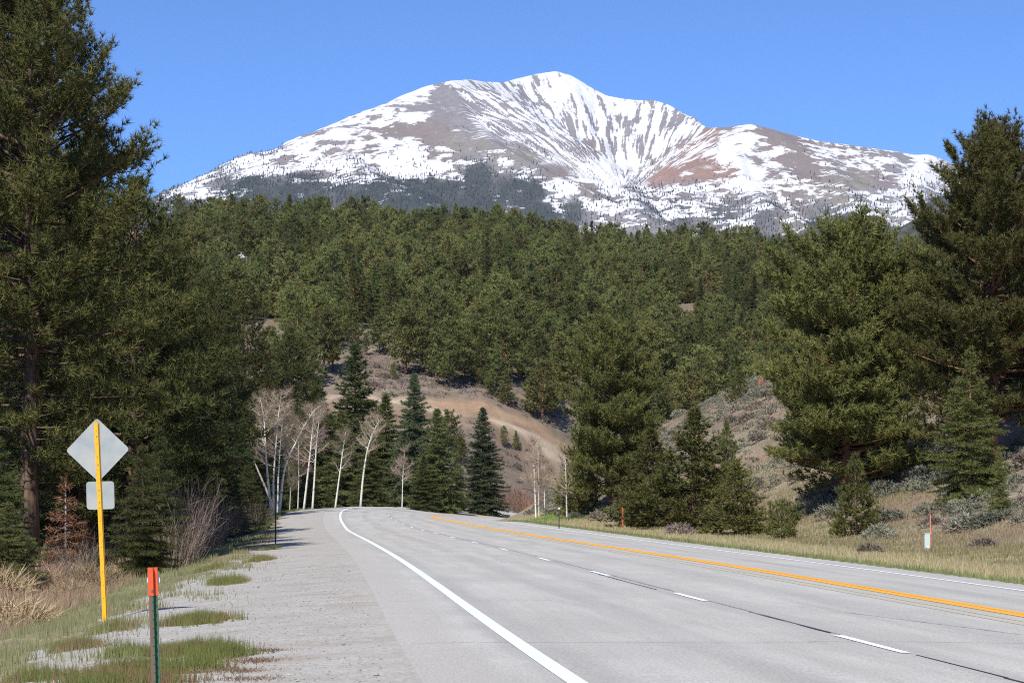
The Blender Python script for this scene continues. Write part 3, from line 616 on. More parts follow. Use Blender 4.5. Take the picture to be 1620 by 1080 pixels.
def gen_spruce(seed, H, R, base=.03, res=.16, nbl=5, bw=.04, dens=1., droop=.25, power=.85, ragged=.15):
    rg = np.random.default_rng(seed); mb = MB(); tp = []; td = []
    mb.tube([[0, 0, 0], [0, 0, H * .5], [0, 0, H]], [H * .014 + .015, H * .008 + .01, .008], 7)
    nw = int(H * (1 - base) / (.15 + res * .62) * dens) + 6
    for w_ in range(nw):
        nb = 7 if w_ < .7 * nw else 5
        for b_ in range(nb):
            f = (w_ + rg.uniform(-.8, .8)) / nw; f = min(max(f, 0), 1); z0 = H * (base + (1 - base) * f)
            a = b_ * 6.283 / nb + w_ * 1.1 + rg.normal(0, .35)
            L = max(.08, R * (1 - f) ** power * rg.uniform(1 - ragged * 2, 1 + ragged * .6) * (1 if f > .06 else .85))
            e0 = np.interp(f, [0, .5, .85, 1], [-.18, .02, .35, .9]) + rg.normal(0, .10); n = 5; q = np.linspace(0, 1, n)
            ee = e0 - droop * np.sin(q * 3.14) * .9 + .28 * q ** 2
            stp = np.c_[np.cos(a) * np.cos(ee), np.sin(a) * np.cos(ee), np.sin(ee)] * (L / (n - 1)); B = np.array([0, 0, z0]) + np.vstack([[0, 0, 0], np.cumsum(stp[:-1], 0)])
            mb.tube(B, np.linspace(.012 + .006 * L, .005, n), 3, cap=False)
            nt_ = max(2, int(L / (res * .72))); us = np.linspace(.18, 1, nt_)
            for i, u_ in enumerate(us):
                b = np.array([np.interp(u_, q, B[:, c]) for c in range(3)]); bd = nrm(stp[min(n - 1, int(u_ * (n - 1)))])
                tp.append(b[None]); td.append((bd * 1.3)[None])
                for sg in (-1, 1):
                    tl = (.34 * L * (1 - u_) + .10) * rg.uniform(.7, 1.1); tl = min(tl, .9)
                    dirv = nrm(bd * .7 + nrm(np.cross(bd, [0, 0, 1.])) * sg * .85 + np.array([0, 0, -.12]))
                    k_ = max(1, int(tl / (res * .85))); o = np.linspace(.4 if k_ > 1 else .8, 1, k_)
                    tp.append(b + dirv * (o * tl)[:, None] + rg.normal(0, res * .1, (k_, 3))); td.append(np.tile(dirv * 1.2, (k_, 1)))
    tp = np.vstack(tp); td = np.vstack(td)
    tp = np.vstack([tp, [[0, 0, H], [0, 0, H * .99]]]); td = np.vstack([td, [[0, 0, 1.5]] * 2])
    V, T, tv = blades(tp, td, rg, res, bw, nbl, .75)
    return mb, (V, T, tv), len(tp)
TREES = {}
def proto(key, kind, leaf, bk, **kw):
    mb, (V, T, tv), n = (gen_pine if kind == 'pine' else gen_spruce)(**kw)
    tm = mb.mesh('trunk_' + key, M[bk], smooth=True); cm = tri_mesh('crown_' + key, V, T, M[leaf], attrs={'tv': tv})
    TREES[key] = (tm, cm, kw['H']); return key
NTREE = 0
def plant(key, name, x, y, h, label, cat='tree', group=None, rz=None, wide=1., dz=0., z=None, tilt=(0, 0)):
    """one tree: an Empty at its foot with its trunk and its crown"""
    global NTREE
    tm, cm, H = TREES[key]; s = h / H; NTREE += 1
    o = bpy.data.objects.new(name, None); COL.objects.link(o); o.empty_display_size = .3
    o.location = (x, y, (gz(x, y) if z is None else z) - .06 + dz); o.rotation_euler = (tilt[0], tilt[1], NTREE * 1.7 if rz is None else rz); o.scale = (s * wide, s * wide, s)
    obj('trunk', tm, o); obj('crown', cm, o); tag(o, label, cat, group); return o
def at(px_, Y):
    return px2(px_, Y)
def top_h(row, x, Y):
    return pz(row, Y) - gz(x, Y)       # height of a tree whose tip shows at this row

def build_trees():
    # ---- near pines right of the road, each one its own shape
    proto('pineA', 'pine', 'pine', 'redbark', seed=11, H=12.5, R=4.2, shape='broad', base=.08, res=.25, nbl=12, bw=.052, dens=1.35)
    proto('pineB', 'pine', 'pine', 'redbark', seed=12, H=16, R=4.6, shape='broad', base=.12, res=.25, nbl=12, bw=.052, dens=1.2, gaps=.12)
    proto('pineC', 'pine', 'duskpine', 'bark', seed=13, H=12, R=3.9, shape='broad', base=.08, res=.27, nbl=11, bw=.06, dens=1.3, gaps=.05)
    proto('pineY1', 'pine', 'pine', 'bark', seed=14, H=5, R=1.6, shape='cone', base=.02, res=.19, nbl=11, bw=.052, dens=1.25)
    proto('pineY2', 'pine', 'pine', 'bark', seed=15, H=3, R=1.15, shape='cone', base=.02, res=.17, nbl=11, bw=.046, dens=1.25)
    proto('pineBush', 'pine', 'pine', 'bark', seed=16, H=1.6, R=.8, shape='bush', base=.03, res=.16, nbl=11, bw=.042, dens=1.6)
    proto('firD', 'spruce', 'pine', 'redbark', seed=17, H=8, R=2.6, res=.2, nbl=6, bw=.045, dens=.9, ragged=.25)
    def P(key, name, col, Y, row, label, cat='tree', wide=1., **kw):
        x = at(col, Y); h = top_h(row, x, Y); return plant(key, name, x, Y, h, label, cat, wide=wide, **kw)
    P('pineA', 'pine_tree', 1338, 108, 362, 'broad bushy pine standing alone on the sagebrush slope right of the road', wide=.98, rz=.4)
    P('pineB', 'pine_tree', 1572, 100, 205, 'tallest pine at the right edge, its top above the mountain foot', wide=.95, rz=1.2)
    P('pineA', 'pine_tree', 1645, 112, 330, 'dense pine cut by the right edge, beside the tallest right pine', wide=1., rz=2.6)
    P('pineC', 'pine_tree', 1448, 128, 405, 'pine half hidden between the broad bushy pine and the tallest right pine', wide=.9, rz=4.4)
    P('firD', 'fir_tree', 1535, 94, 548, 'ragged fir with long lower boughs below the tallest right pine', wide=1.05, rz=1.)
    P('pineY2', 'pine_tree', 1354, 93, 722, 'young pine growing at the foot of the broad bushy pine', wide=.85, rz=.2)
    P('firD', 'fir_tree', 1580, 86, 705, 'thin pale fir sapling at the foot of the slope near the right edge', wide=.75, rz=3.)
    P('pineBush', 'pine_tree', 1237, 95, 797, 'low round shrubby pine in the grass at the roadside', wide=1., rz=.9)
    P('pineY2', 'pine_tree', 1165, 104, 738, 'small bright pine in front of the cluster of young roadside pines', wide=1.5, rz=2.2)
    P('pineY1', 'pine_tree', 1098, 116, 650, 'tallest of the young pines clustered by the road', wide=1.5, rz=5.)
    P('pineY1', 'pine_tree', 1030, 124, 680, 'left young pine of the roadside cluster, beside the orange marker', wide=1.5, rz=1.4)
    P('pineY1', 'pine_tree', 1150, 127, 668, 'slender young pine behind the roadside cluster', wide=0.88, rz=3.3)
    P('pineC', 'pine_tree', 966, 148, 520, 'large dark pine above the bend on the inside of the curve', wide=.86, rz=.1)
    P('pineY1', 'pine_tree', 915, 152, 690, 'young pine among the aspens at the inside of the curve', wide=1., rz=.7)
    P('pineY2', 'pine_tree', 1168, 168, 582, 'little pine on the crest of the sagebrush spur', wide=1., rz=1.7)
    # ---- dark forest edge left of the road
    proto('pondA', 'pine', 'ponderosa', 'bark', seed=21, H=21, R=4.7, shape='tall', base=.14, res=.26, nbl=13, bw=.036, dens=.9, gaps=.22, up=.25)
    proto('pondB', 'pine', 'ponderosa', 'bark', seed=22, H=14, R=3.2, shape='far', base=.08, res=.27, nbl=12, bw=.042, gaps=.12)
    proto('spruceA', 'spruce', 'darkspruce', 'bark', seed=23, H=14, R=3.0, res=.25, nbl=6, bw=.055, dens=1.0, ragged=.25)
    proto('spruceB', 'spruce', 'spruce', 'bark', seed=24, H=4.2, R=1.35, res=.13, nbl=8, bw=.022, dens=1.25, ragged=.25)
    proto('deadfir', 'spruce', 'deadfir', 'greybark', seed=25, H=2.2, R=.75, res=.12, nbl=4, bw=.022, dens=.8)
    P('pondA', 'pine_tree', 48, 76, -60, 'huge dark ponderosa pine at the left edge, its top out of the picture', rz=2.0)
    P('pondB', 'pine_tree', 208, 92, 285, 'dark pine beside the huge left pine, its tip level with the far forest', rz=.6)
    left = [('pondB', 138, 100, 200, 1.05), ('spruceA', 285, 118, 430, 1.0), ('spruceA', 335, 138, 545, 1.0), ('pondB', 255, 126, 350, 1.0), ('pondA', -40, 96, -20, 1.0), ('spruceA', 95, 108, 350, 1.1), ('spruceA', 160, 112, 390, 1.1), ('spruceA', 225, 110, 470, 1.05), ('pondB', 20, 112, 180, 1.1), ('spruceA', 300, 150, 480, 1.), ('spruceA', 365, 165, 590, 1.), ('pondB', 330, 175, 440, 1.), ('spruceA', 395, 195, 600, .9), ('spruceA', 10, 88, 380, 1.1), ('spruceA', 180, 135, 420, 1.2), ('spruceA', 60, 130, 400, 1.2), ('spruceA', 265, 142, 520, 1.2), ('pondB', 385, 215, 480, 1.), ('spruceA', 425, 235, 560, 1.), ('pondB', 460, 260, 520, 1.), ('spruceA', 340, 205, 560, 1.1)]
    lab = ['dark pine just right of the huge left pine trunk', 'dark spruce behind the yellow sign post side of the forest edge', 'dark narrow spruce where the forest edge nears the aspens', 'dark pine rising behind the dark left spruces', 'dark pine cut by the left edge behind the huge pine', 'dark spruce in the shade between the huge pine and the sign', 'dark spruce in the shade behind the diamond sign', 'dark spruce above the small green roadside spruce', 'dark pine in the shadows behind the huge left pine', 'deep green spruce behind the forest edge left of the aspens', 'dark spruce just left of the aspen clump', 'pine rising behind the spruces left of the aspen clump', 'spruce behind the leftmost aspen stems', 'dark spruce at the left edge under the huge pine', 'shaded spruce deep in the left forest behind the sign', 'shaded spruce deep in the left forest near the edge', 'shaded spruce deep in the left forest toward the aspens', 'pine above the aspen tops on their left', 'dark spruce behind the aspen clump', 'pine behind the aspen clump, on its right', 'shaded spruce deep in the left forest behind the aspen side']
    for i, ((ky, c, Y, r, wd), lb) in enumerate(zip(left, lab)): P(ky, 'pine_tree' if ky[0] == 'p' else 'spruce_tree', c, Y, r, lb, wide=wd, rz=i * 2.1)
    P('spruceB', 'spruce_tree', 226, 68, 702, 'small green spruce in the ditch just right of the sign', rz=.3, wide=1.05)
    P('spruceB', 'spruce_tree', 252, 76, 672, 'slim spruce behind the small green roadside spruce', rz=1.9, wide=.85)
    P('spruceB', 'spruce_tree', 392, 150, 735, 'little dark spruce at the end of the ditch before the aspens', rz=2.9, wide=1.3)
    P('spruceB', 'spruce_tree', 372, 140, 760, 'low dark spruce under the forest edge left of the far post', rz=.9, wide=1.3)
    P('spruceB', 'spruce_tree', 12, 62, 792, 'dark low conifer at the left edge above the dry grass', rz=3.9, wide=1.6)
    P('spruceB', 'spruce_tree', -6, 72, 690, 'small spruce at the left edge lit by the sun', rz=4.5, wide=1.2)
    P('deadfir', 'fir_tree', 104, 72, 756, 'dead rust coloured fir sapling left of the sign post', rz=.5, wide=.9)
    # ---- spruces beyond the bend
    proto('spruceC', 'spruce', 'bluespruce', 'bark', seed=26, H=15, R=3.4, res=.32, nbl=7, bw=.075, dens=1.2, ragged=.28, power=.75)
    proto('spruceD', 'spruce', 'spruce', 'bark', seed=27, H=12, R=3.0, res=.32, nbl=7, bw=.075, dens=1.2, ragged=.28, power=.75)
    mid = [('spruceC', 655, 262, 592, 1., 'tall spruce in the middle, beyond the bend'), ('spruceD', 692, 256, 648, 1., 'spruce leaning against the right side of the tall middle spruce'), ('spruceC', 764, 272, 645, 1., 'well shaped spruce standing alone right of the middle group'),
           ('spruceD', 562, 275, 545, .9, 'tall dark fir above the aspens, its crown against the hill'), ('spruceD', 610, 268, 625, 1., 'spruce left of the tall middle spruce'), ('spruceD', 540, 258, 650, 1., 'dark spruce behind the middle aspens'), ('spruceD', 585, 250, 690, 1., 'dark spruce low beside the single aspen beyond the bend'), ('spruceD', 500, 262, 600, 1., 'dark spruce behind the aspen clump on the right'), ('spruceC', 722, 280, 715, 1., 'low bluish spruce between the middle spruces'), ('spruceD', 670, 250, 720, 1.1, 'low dark spruce at the foot of the tall middle spruce'), ('spruceD', 520, 246, 770, 1., 'small spruce at the road edge between the aspens'), ('spruceD', 480, 244, 700, 1., 'dark spruce close behind the white aspen stems')]
    for i, (ky, c, Y, r, wd, lb) in enumerate(mid): P(ky, 'spruce_tree', c, Y, r, lb, wide=wd * 1.28, rz=i * 1.3)
build_trees()
print('trees', round(time.time() - T0, 1))

# ------------------------------------------------------------------ forest on the hill
def build_forest():
    rg = np.random.default_rng(77)
    keys = []
    for i, (H, R, sh, lf, dn, gp) in enumerate([(12, 3.4, 'far', 'pine_far', 1., .1), (11, 3.2, 'far', 'pine_far', 1., .2), (13, 2.9, 'cone', 'pine_far', 1., .1), (10, 3.4, 'broad', 'pine_far', .9, .15), (14, 2.9, 'tall', 'pine_far', .9, .3), (12, 2.7, 'cone', 'pine_far', 1., .2)]):
        keys.append(proto('far%d' % i, 'pine', lf, 'redbark' if i % 2 else 'bark', seed=100 + i, H=H, R=R, shape=sh, base=.16 if sh != 'cone' else .08, res=.55, nbl=7, bw=.19, dens=dn, gaps=gp))
    proto('far_dead', 'pine', 'dead', 'greybark', seed=120, H=10, R=2.2, shape='far', base=.25, res=.45, nbl=4, bw=.10, dens=.6, gaps=.35)
    proto('far_sp', 'spruce', 'spruce', 'bark', seed=121, H=13, R=2.8, res=.5, nbl=4, bw=.16, dens=.8)
    # candidate spots: jittered rows over the hill
    pts = []
    Y = 322.
    while Y < 960:
        sp = np.interp(Y, [322, 450, 900], [4.9, 5.4, 6.8]); hw = .235 * Y + 12
        xs = np.arange(-hw, hw, sp); pts.append(np.c_[xs + rg.uniform(-.45, .45, len(xs)) * sp, Y + rg.uniform(-.45, .45, len(xs)) * sp]); Y += sp * 1.05
    pts = np.vstack(pts); z = terrain(pts[:, 0], pts[:, 1])[0]
    u = CX + F * pts[:, 0] / pts[:, 1]; v = HY - F * (z - CZ) / pts[:, 1]
    h = (5.5 + 8.5 * rg.random(len(pts)) ** .8) * np.where(rg.random(len(pts)) < .15, .6, 1) * np.interp(pts[:, 1], [330, 420, 700, 900], [.8, .95, 1., 1.02])
    # open ground on the hill, as the photograph shows it
    from math import inf
    def inside(poly):
        r = np.zeros(len(u), bool); n = len(poly)
        for i in range(n):
            (x1, y1), (x2, y2) = poly[i], poly[(i + 1) % n]
            c = ((y1 > v) != (y2 > v)) & (u < (x2 - x1) * (v - y1) / (y2 - y1 + 1e-9) + x1); r ^= c
        return r
    opening = inside([(512, 560), (560, 520), (612, 520), (640, 575), (720, 600), (830, 610), (880, 665), (900, 700), (900, 830), (430, 830), (500, 640), (560, 600)]) 
    open_thin = inside([(430, 720), (1000, 720), (1000, 900), (430, 900)])
    keep = ~opening & ~open_thin & (fbm(pts[:, 0] / 30, pts[:, 1] / 30, 44, 3) > .33)
    spx = (pts[:, 0] > 2) & (terrain(pts[:, 0], pts[:, 1])[2] < 22) & (terrain(pts[:, 0], pts[:, 1])[2] > -16) & (pts[:, 1] < 430); keep &= ~spx
    pts, z, u, v, h = pts[keep], z[keep], u[keep], v[keep], h[keep]
    # a few single pines on the open slope, placed from the photograph (column, foot row, tip row)
    solo = [(710, 613, 505), (642, 592, 478), (786, 627, 545), (858, 667, 575), (579, 562, 527), (760, 610, 520), (622, 600, 575), (690, 598, 520), (825, 600, 540), (708, 712, 652), (797, 706, 673), (816, 712, 682), (728, 733, 690), (660, 690, 640), (558, 545, 470), (735, 602, 528), (668, 588, 500), (802, 642, 585), (600, 560, 500)]
    sx = []; 
    for (c, fr, tr_) in solo:
        Ys = np.linspace(325, 520, 400); zz = terrain(px2(c, Ys), Ys)[0]; row = HY - F * (zz - CZ) / Ys
        j = int(np.argmin(np.abs(row - fr))); sx.append((px2(c, Ys[j]), Ys[j], zz[j], (fr - tr_) * Ys[j] / F))
    ns = len(sx); sx = np.array(sx)
    slab = ['pine with a red trunk at the middle of the bare slope', 'pine at the upper left end of the bare slope', 'low spreading pine on the bare slope above the right half of the dirt cut', 'pine with a bare trunk at the right end of the dirt cut', 'small bushy pine alone in the opening left of the bare slope', 'pine close above the low spreading one on the bare slope', 'tiny pine sapling just above the pale end of the dirt cut', 'pine just left of the red trunked one on the bare slope', 'pine at the upper right corner of the bare slope', 'sapling right of the tall middle spruce, below the dirt cut', 'sapling right of the lone spruce tip, below the dirt track', 'rightmost sapling below the dirt track', 'short sapling between the middle spruces and the lone spruce', 'young pine behind the tip of the tall middle spruce', 'pine with a bare red trunk at the top of the opening', 'pine right of the red trunked one on the bare slope', 'pine between the upper left pine and the red trunked one', 'round pine just above the middle of the dirt cut', 'pine on the right rim of the narrow opening']
    pts = np.vstack([sx[:, :2], pts]); z = np.concatenate([sx[:, 2], z]); h = np.concatenate([sx[:, 3], h])
    u = CX + F * pts[:, 0] / pts[:, 1]; v = HY - F * (z - CZ) / pts[:, 1]
    # how much of each shows: near to far over a coarse mask
    sc_ = .5; W, Hh = 830, 560; occ = np.zeros((Hh, W), bool); vis = np.zeros(len(pts))
    xs_ = np.arange(W) / sc_ - 20
    # the spur and the near trees hide what lies behind them
    big = [o for o in bpy.data.objects if o.type == 'EMPTY' and o.get('category') == 'tree']
    def stamp(uc, vt, vb, half, mark=True):
        x0, x1 = int((uc - half * .62 + 20) * sc_), int((uc + half * .62 + 20) * sc_) + 1; y0, y1 = int(vt * sc_), int(vb * sc_) + 1
        x0, x1 = max(x0, 0), min(x1, W); y0, y1 = max(y0, 0), min(y1, Hh)
        if x1 <= x0 or y1 <= y0: return 0
        sub = occ[y0:y1, x0:x1]; c = (~sub).sum()
        if mark: sub[:] = True
        return c
    cy = np.linspace(60, 300, 120); uu = np.arange(W) / sc_ - 20
    for ic in range(0, W, 4):
        zz = terrain(px2(uu[ic], cy), cy)[0]; r = (HY - F * (zz - CZ) / cy).min(); occ[int(max(r, 0) * sc_):, ic:ic + 4] = True
    for o in big:
        X, Yy, Z = o.location; hh = o.scale[2] * 1.0
        me = [c for c in o.children if c.name.startswith('crown')][0].data; Hm = max(v_.co.z for v_ in list(me.vertices)[::50]) * o.scale[2]
        stamp(CX + F * X / Yy, HY - F * (Z + Hm * .95 - CZ) / Yy, HY - F * (Z - CZ) / Yy, F * Hm * .2 / Yy)
    for i in np.argsort(pts[:, 1]):
        Yy = pts[i, 1]; vis[i] = stamp(u[i], v[i] - F * h[i] / Yy, v[i] - F * h[i] * .1 / Yy, F * h[i] * .22 / Yy)
    size = F * h / pts[:, 1]; area = vis / (sc_ * sc_)
    inframe = (u > -25) & (u < 1645)
    show = inframe & (vis > 3)
    order = np.argsort(-area * show); ind = set(order[:285].tolist()) | set(range(ns)); 
    names = []
    for i in sorted(ind):
        if not show[i] and i >= ns: continue
        x, y = pts[i]; kk = keys[int(rg.integers(len(keys)))]; nm = 'pine_tree'
        if rg.random() < .16: kk = 'far_sp'; nm = 'spruce_tree'
        if i < ns: lb, gr = slab[i], 'pines on the bare slope'; kk = keys[i % len(keys)]; nm = 'pine_tree'
        else:
            ci = int(np.digitize(u[i], [420, 620, 860, 1060])); tip = v[i] - size[i]
            bi = 0 if y > 690 else int(np.digitize(tip, [430, 500])) + 1
            pl_ = ['above the dark left forest edge', 'above the white aspens', 'above the dirt cut', 'above the large dark pine inside the curve', 'above the sagebrush spur'][ci]
            hi = ['conifer on the forest skyline %s', 'conifer in the upper forest %s', 'conifer in the middle of the forest %s', 'conifer low in the forest %s'][bi]
            lb = hi % pl_; gr = lb.replace('conifer', 'conifers')
        plant(kk, nm, x, y, h[i], lb, 'tree', gr, rz=rg.uniform(0, 6.28), wide=rg.uniform(.88, 1.18), z=z[i])
    # rust coloured dying pines and grey snags that stand out of the forest
    def hill_at(c, row, Ymin=360):
        Ys = np.linspace(Ymin, 900, 900); zz = terrain(px2(c, Ys), Ys)[0]; rr = HY - F * (zz - CZ) / Ys; j = int(np.argmin(np.abs(rr - row))); return px2(c, Ys[j]), Ys[j]
    for c, row, hh, lb in [(1202, 432, 10, 'rust coloured dying pine high on the right of the hillside'), (1124, 424, 9, 'smaller rust coloured pine left of the other dying pine on the hillside'), (1232, 428, 7, 'faint rust coloured pine right of the taller dying pine'), (556, 430, 8, 'rust tinged pine high on the left of the hillside')]:
        x, y = hill_at(c, row + 14); plant('far_dead', 'pine_tree', x, y, hh * 1.1, lb)
    for c, row, hh, lb in [(1016, 430, 13, 'pale bare snag standing above the treetops'), (1087, 395, 11, 'grey leafless snag near the skyline'), (1068, 385, 12, 'tall thin snag with a sparse top at the skyline')]:
        x, y = hill_at(c, row); mb = MB(); r2 = np.random.default_rng(int(c)); mb.tube([[0, 0, 0], [.1, 0, hh * .5], [.05, 0, hh]], [.2, .13, .03], 6)
        o = tag(obj('snag', None), lb, 'tree'); o.location = (x, y, gz(x, y) - .1); obj('trunk', mb.mesh('trunk', M['greybark']), o)
        m2 = MB()
        for q in range(26):
            zz = hh * r2.uniform(.35, .97); a = r2.uniform(0, 6.28); L = (hh - zz) * .25 + .4; m2.tube([[0, 0, zz], [math.cos(a) * L, math.sin(a) * L, zz + r2.uniform(-.3, .4)]], [.05, .015], 3)
        obj('branches', m2.mesh('branches', M['greybark']), o)
    # the rest of the forest: one mass
    rest = np.array([i for i in range(len(pts)) if i not in ind and (vis[i] > 0 or not inframe[i])])
    pc = bpy.data.collections.new('forest_stock')
    for k_ in keys + ['far_sp']:
        tm, cm, H = TREES[k_]
        def arr(me): 
            co = np.empty(len(me.vertices) * 3, np.float32); me.vertices.foreach_get('co', co); li = np.empty(len(me.loops), np.int32); me.loops.foreach_get('vertex_index', li); return co.reshape(-1, 3), li.reshape(-1, 3)
        v1, t1 = arr(tm); v2, t2 = arr(cm); tv = np.zeros(len(v2), np.float32); cm.attributes['tv'].data.foreach_get('value', tv)
        me = tri_mesh('stock_' + k_, np.vstack([v1, v2]) / H, np.vstack([t1, t2 + len(v1)]), [tm.materials[0], cm.materials[0]], mi=np.r_[np.zeros(len(t1), int), np.ones(len(t2), int)], attrs={'tv': np.r_[np.zeros(len(v1)), tv]})
        pc.objects.link(bpy.data.objects.new('stock_' + k_, me))
    base = bpy.data.meshes.new('forest'); base.from_pydata([(float(pts[i, 0]), float(pts[i, 1]), float(z[i]) - .06) for i in rest], [], [])
    at_ = base.attributes.new('hgt', 'FLOAT', 'POINT'); at_.data.foreach_set('value', h[rest].astype(np.float32))
    fo = tag(obj('forest', base), 'mass of more distant pines filling the gaps of the hillside forest', 'forest', kind='stuff')
    ng = bpy.data.node_groups.new('forest_scatter', 'GeometryNodeTree')
    ng.interface.new_socket('Geometry', in_out='INPUT', socket_type='NodeSocketGeometry'); ng.interface.new_socket('Geometry', in_out='OUTPUT', socket_type='NodeSocketGeometry')
    N = ng.nodes.new; gi = N('NodeGroupInput'); go = N('NodeGroupOutput'); ip = N('GeometryNodeInstanceOnPoints'); ci = N('GeometryNodeCollectionInfo'); ci.inputs['Collection'].default_value = pc
    ci.inputs['Separate Children'].default_value = True; ci.inputs['Reset Children'].default_value = True; ip.inputs['Pick Instance'].default_value = True
    ri = N('FunctionNodeRandomValue'); ri.data_type = 'INT'
    [s for s in ri.inputs if s.name == 'Min' and s.type == 'INT'][0].default_value = 0; [s for s in ri.inputs if s.name == 'Max' and s.type == 'INT'][0].default_value = 6
    rr = N('FunctionNodeRandomValue'); rr.data_type = 'FLOAT'; [s for s in rr.inputs if s.name == 'Max' and s.type == 'VALUE'][0].default_value = 6.283
    cx = N('ShaderNodeCombineXYZ'); na = N('GeometryNodeInputNamedAttribute'); na.data_type = 'FLOAT'; na.inputs['Name'].default_value = 'hgt'
    L = ng.links.new; L(gi.outputs[0], ip.inputs['Points']); L(ci.outputs[0], ip.inputs['Instance'])
    L([s for s in ri.outputs if s.type == 'INT'][0], ip.inputs['Instance Index']); L([s for s in rr.outputs if s.type == 'VALUE'][0], cx.inputs[2]); L(cx.outputs[0], ip.inputs['Rotation'])
    L(na.outputs[0], ip.inputs['Scale']); L(ip.outputs[0], go.inputs[0])
    fo.modifiers.new('scatter', 'NODES').node_group = ng
    print('forest: candidates', len(pts), 'own objects', len(ind), 'mass', len(rest))
build_forest()
print('forest', round(time.time() - T0, 1))

# ------------------------------------------------------------------ bare aspens
def ground_hit(c, row, y0=6., y1=420., n=3000):
    Y = np.geomspace(y0, y1, n); X = px2(c, Y); zz = terrain(X, Y)[0]; ray = CZ + (HY - row) * Y / F
    j = np.where(zz >= ray)[0]; j = j[0] if len(j) else n - 1
    return float(X[j]), float(Y[j]), float(zz[j])
def aspen(path, Y, label, r0=.11, seed=0, tw=1., group=None, name='aspen_tree'):
    """path: photo points from foot to tip; the stem stands at depth Y on the ground"""
    rg = np.random.default_rng(900 + seed); p = np.array(path, float)
    x0 = px2(p[0, 0], Y); zb = gz(x0, Y)
    P = np.c_[(p[:, 0] - p[0, 0]) * Y / F, np.zeros(len(p)), (p[0, 1] - p[:, 1]) * Y / F]; P[:, 1] = np.cumsum(rg.normal(0, .25, len(p))) * np.linspace(0, 1, len(p))
    P[0, 2] = -.15
    q = np.linspace(0, 1, len(P)); qq = np.linspace(0, 1, 14); Q = np.stack([np.interp(qq, q, P[:, c]) for c in range(3)], 1)
    for _ in range(2): Q[1:-1] = (Q[:-2] + 2 * Q[1:-1] + Q[2:]) / 4
    H = Q[-1, 2]; mb = MB(); mb.tube(Q, r0 * (1 - .8 * qq), 7)
    o = tag(obj(name, None), label, 'tree', group); o.location = (x0, Y, zb); o.empty_display_size = .2
    obj('trunk', mb.mesh('trunk', M['aspen'], smooth=True), o)
    lb = MB(); tp = []; td = []; nl = int(7 + H * 2.0)
    for i in range(nl):
        f = rg.uniform(.42, .98) if i else 1.; b = np.array([np.interp(f, qq, Q[:, c]) for c in range(3)]); a = rg.uniform(0, 6.28); L = H * (.10 + .22 * (1 - f)) * rg.uniform(.6, 1.3)
        e = rg.uniform(.2, .8); n = 6; s_ = np.linspace(0, 1, n); ee = e + .5 * s_ + rg.normal(0, .1); aa = a + np.cumsum(rg.normal(0, .25, n))
        B = b + np.vstack([[0, 0, 0], np.cumsum(np.c_[np.cos(aa) * np.cos(ee), np.sin(aa) * np.cos(ee), np.sin(ee)][:-1] * L / (n - 1), 0)])
        lb.tube(B, np.linspace(r0 * .28 * (1 - f * .4), .008, n), 4, cap=False)
        for k_ in range(int(10 + L * 6)):
            u_ = rg.uniform(.25, 1); c = np.array([np.interp(u_, s_, B[:, j]) for j in range(3)]); d = nrm(B[-1] - B[0]) * .6 + rg.normal(0, .5, 3) + [0, 0, .35]
            ln = rg.uniform(.15, .6); tp += [c, c + nrm(d) * ln * .6]; td += [d, d + rg.normal(0, .3, 3)]
    obj('limbs', lb.mesh('limbs', M['aspen']), o)
    tp = np.array(tp); td = np.array(td); V, T, tv = blades(tp, td, rg, .6 * tw, .013, 3, .5)
    obj('twigs', tri_mesh('twigs', V, T, M['twig'], attrs={'tv': tv}), o)
    return o
ASP = [([(430, 797), (424, 740), (420, 690), (419, 650), (412, 612)], 186, .13, 'leftmost stem of the white aspen clump at the outside of the bend'),
       ([(434, 798), (432, 745), (437, 690), (440, 645), (445, 608)], 188, .12, 'second white stem of the aspen clump, nearly upright'),
       ([(439, 798), (440, 740), (443, 690), (447, 640)], 190, .11, 'third white stem of the aspen clump, close to the second'),
       ([(442, 803), (446, 750), (453, 715), (468, 690), (484, 656), (500, 636)], 184, .13, 'white aspen stem of the clump that bows far to the right'),
       ([(480, 799), (486, 750), (492, 700), (495, 665), (498, 640)], 200, .13, 'straight white aspen right of the bowed stem'),
       ([(494, 797), (498, 740), (501, 685), (507, 640)], 206, .13, 'white aspen with dark scars beside the straight one'),
       ([(530, 775), (536, 730), (541, 690), (546, 655)], 232, .13, 'crooked aspen half hidden by dark spruces'),
       ([(570, 797), (574, 750), (581, 705), (589, 682), (600, 660)], 226, .15, 'single aspen with a forked bent top in the middle'),
       ([(636, 798), (637, 750), (640, 705)], 248, .09, 'small pale aspen in front of the tall middle spruce'),
       ([(471, 798), (473, 740), (472, 670)], 212, .07, 'thin dark stemmed aspen between the white ones'),
       ([(458, 797), (460, 760), (455, 715)], 215, .06, 'thin short aspen behind the clump'),
       ([(376, 730), (379, 680), (388, 645), (398, 622)], 205, .10, 'pale aspen top showing over the low spruces on the left'),
       ([(848, 824), (846, 765), (843, 700)], 166, .09, 'left aspen of the pair at the inside road edge'),
       ([(853, 824), (852, 780), (851, 715)], 165, .07, 'right aspen of the pair at the inside road edge'),
       ([(862, 797), (861, 760), (862, 725)], 178, .06, 'thin aspen just behind the roadside pair'),
       ([(897, 815), (896, 770), (894, 700)], 150, .09, 'thicker white aspen beside the white tipped post'),
       ([(891, 811), (890, 770), (889, 735)], 156, .05, 'thin aspen left of the thicker one by the white tipped post'),
       ([(906, 800), (907, 765), (905, 720)], 152, .05, 'thin aspen under the large dark pine'),
       ([(916, 798), (915, 770), (918, 735)], 154, .045, 'second thin aspen under the large dark pine'),
       ([(935, 795), (934, 770), (933, 742)], 152, .04, 'rightmost thin aspen under the large dark pine')]
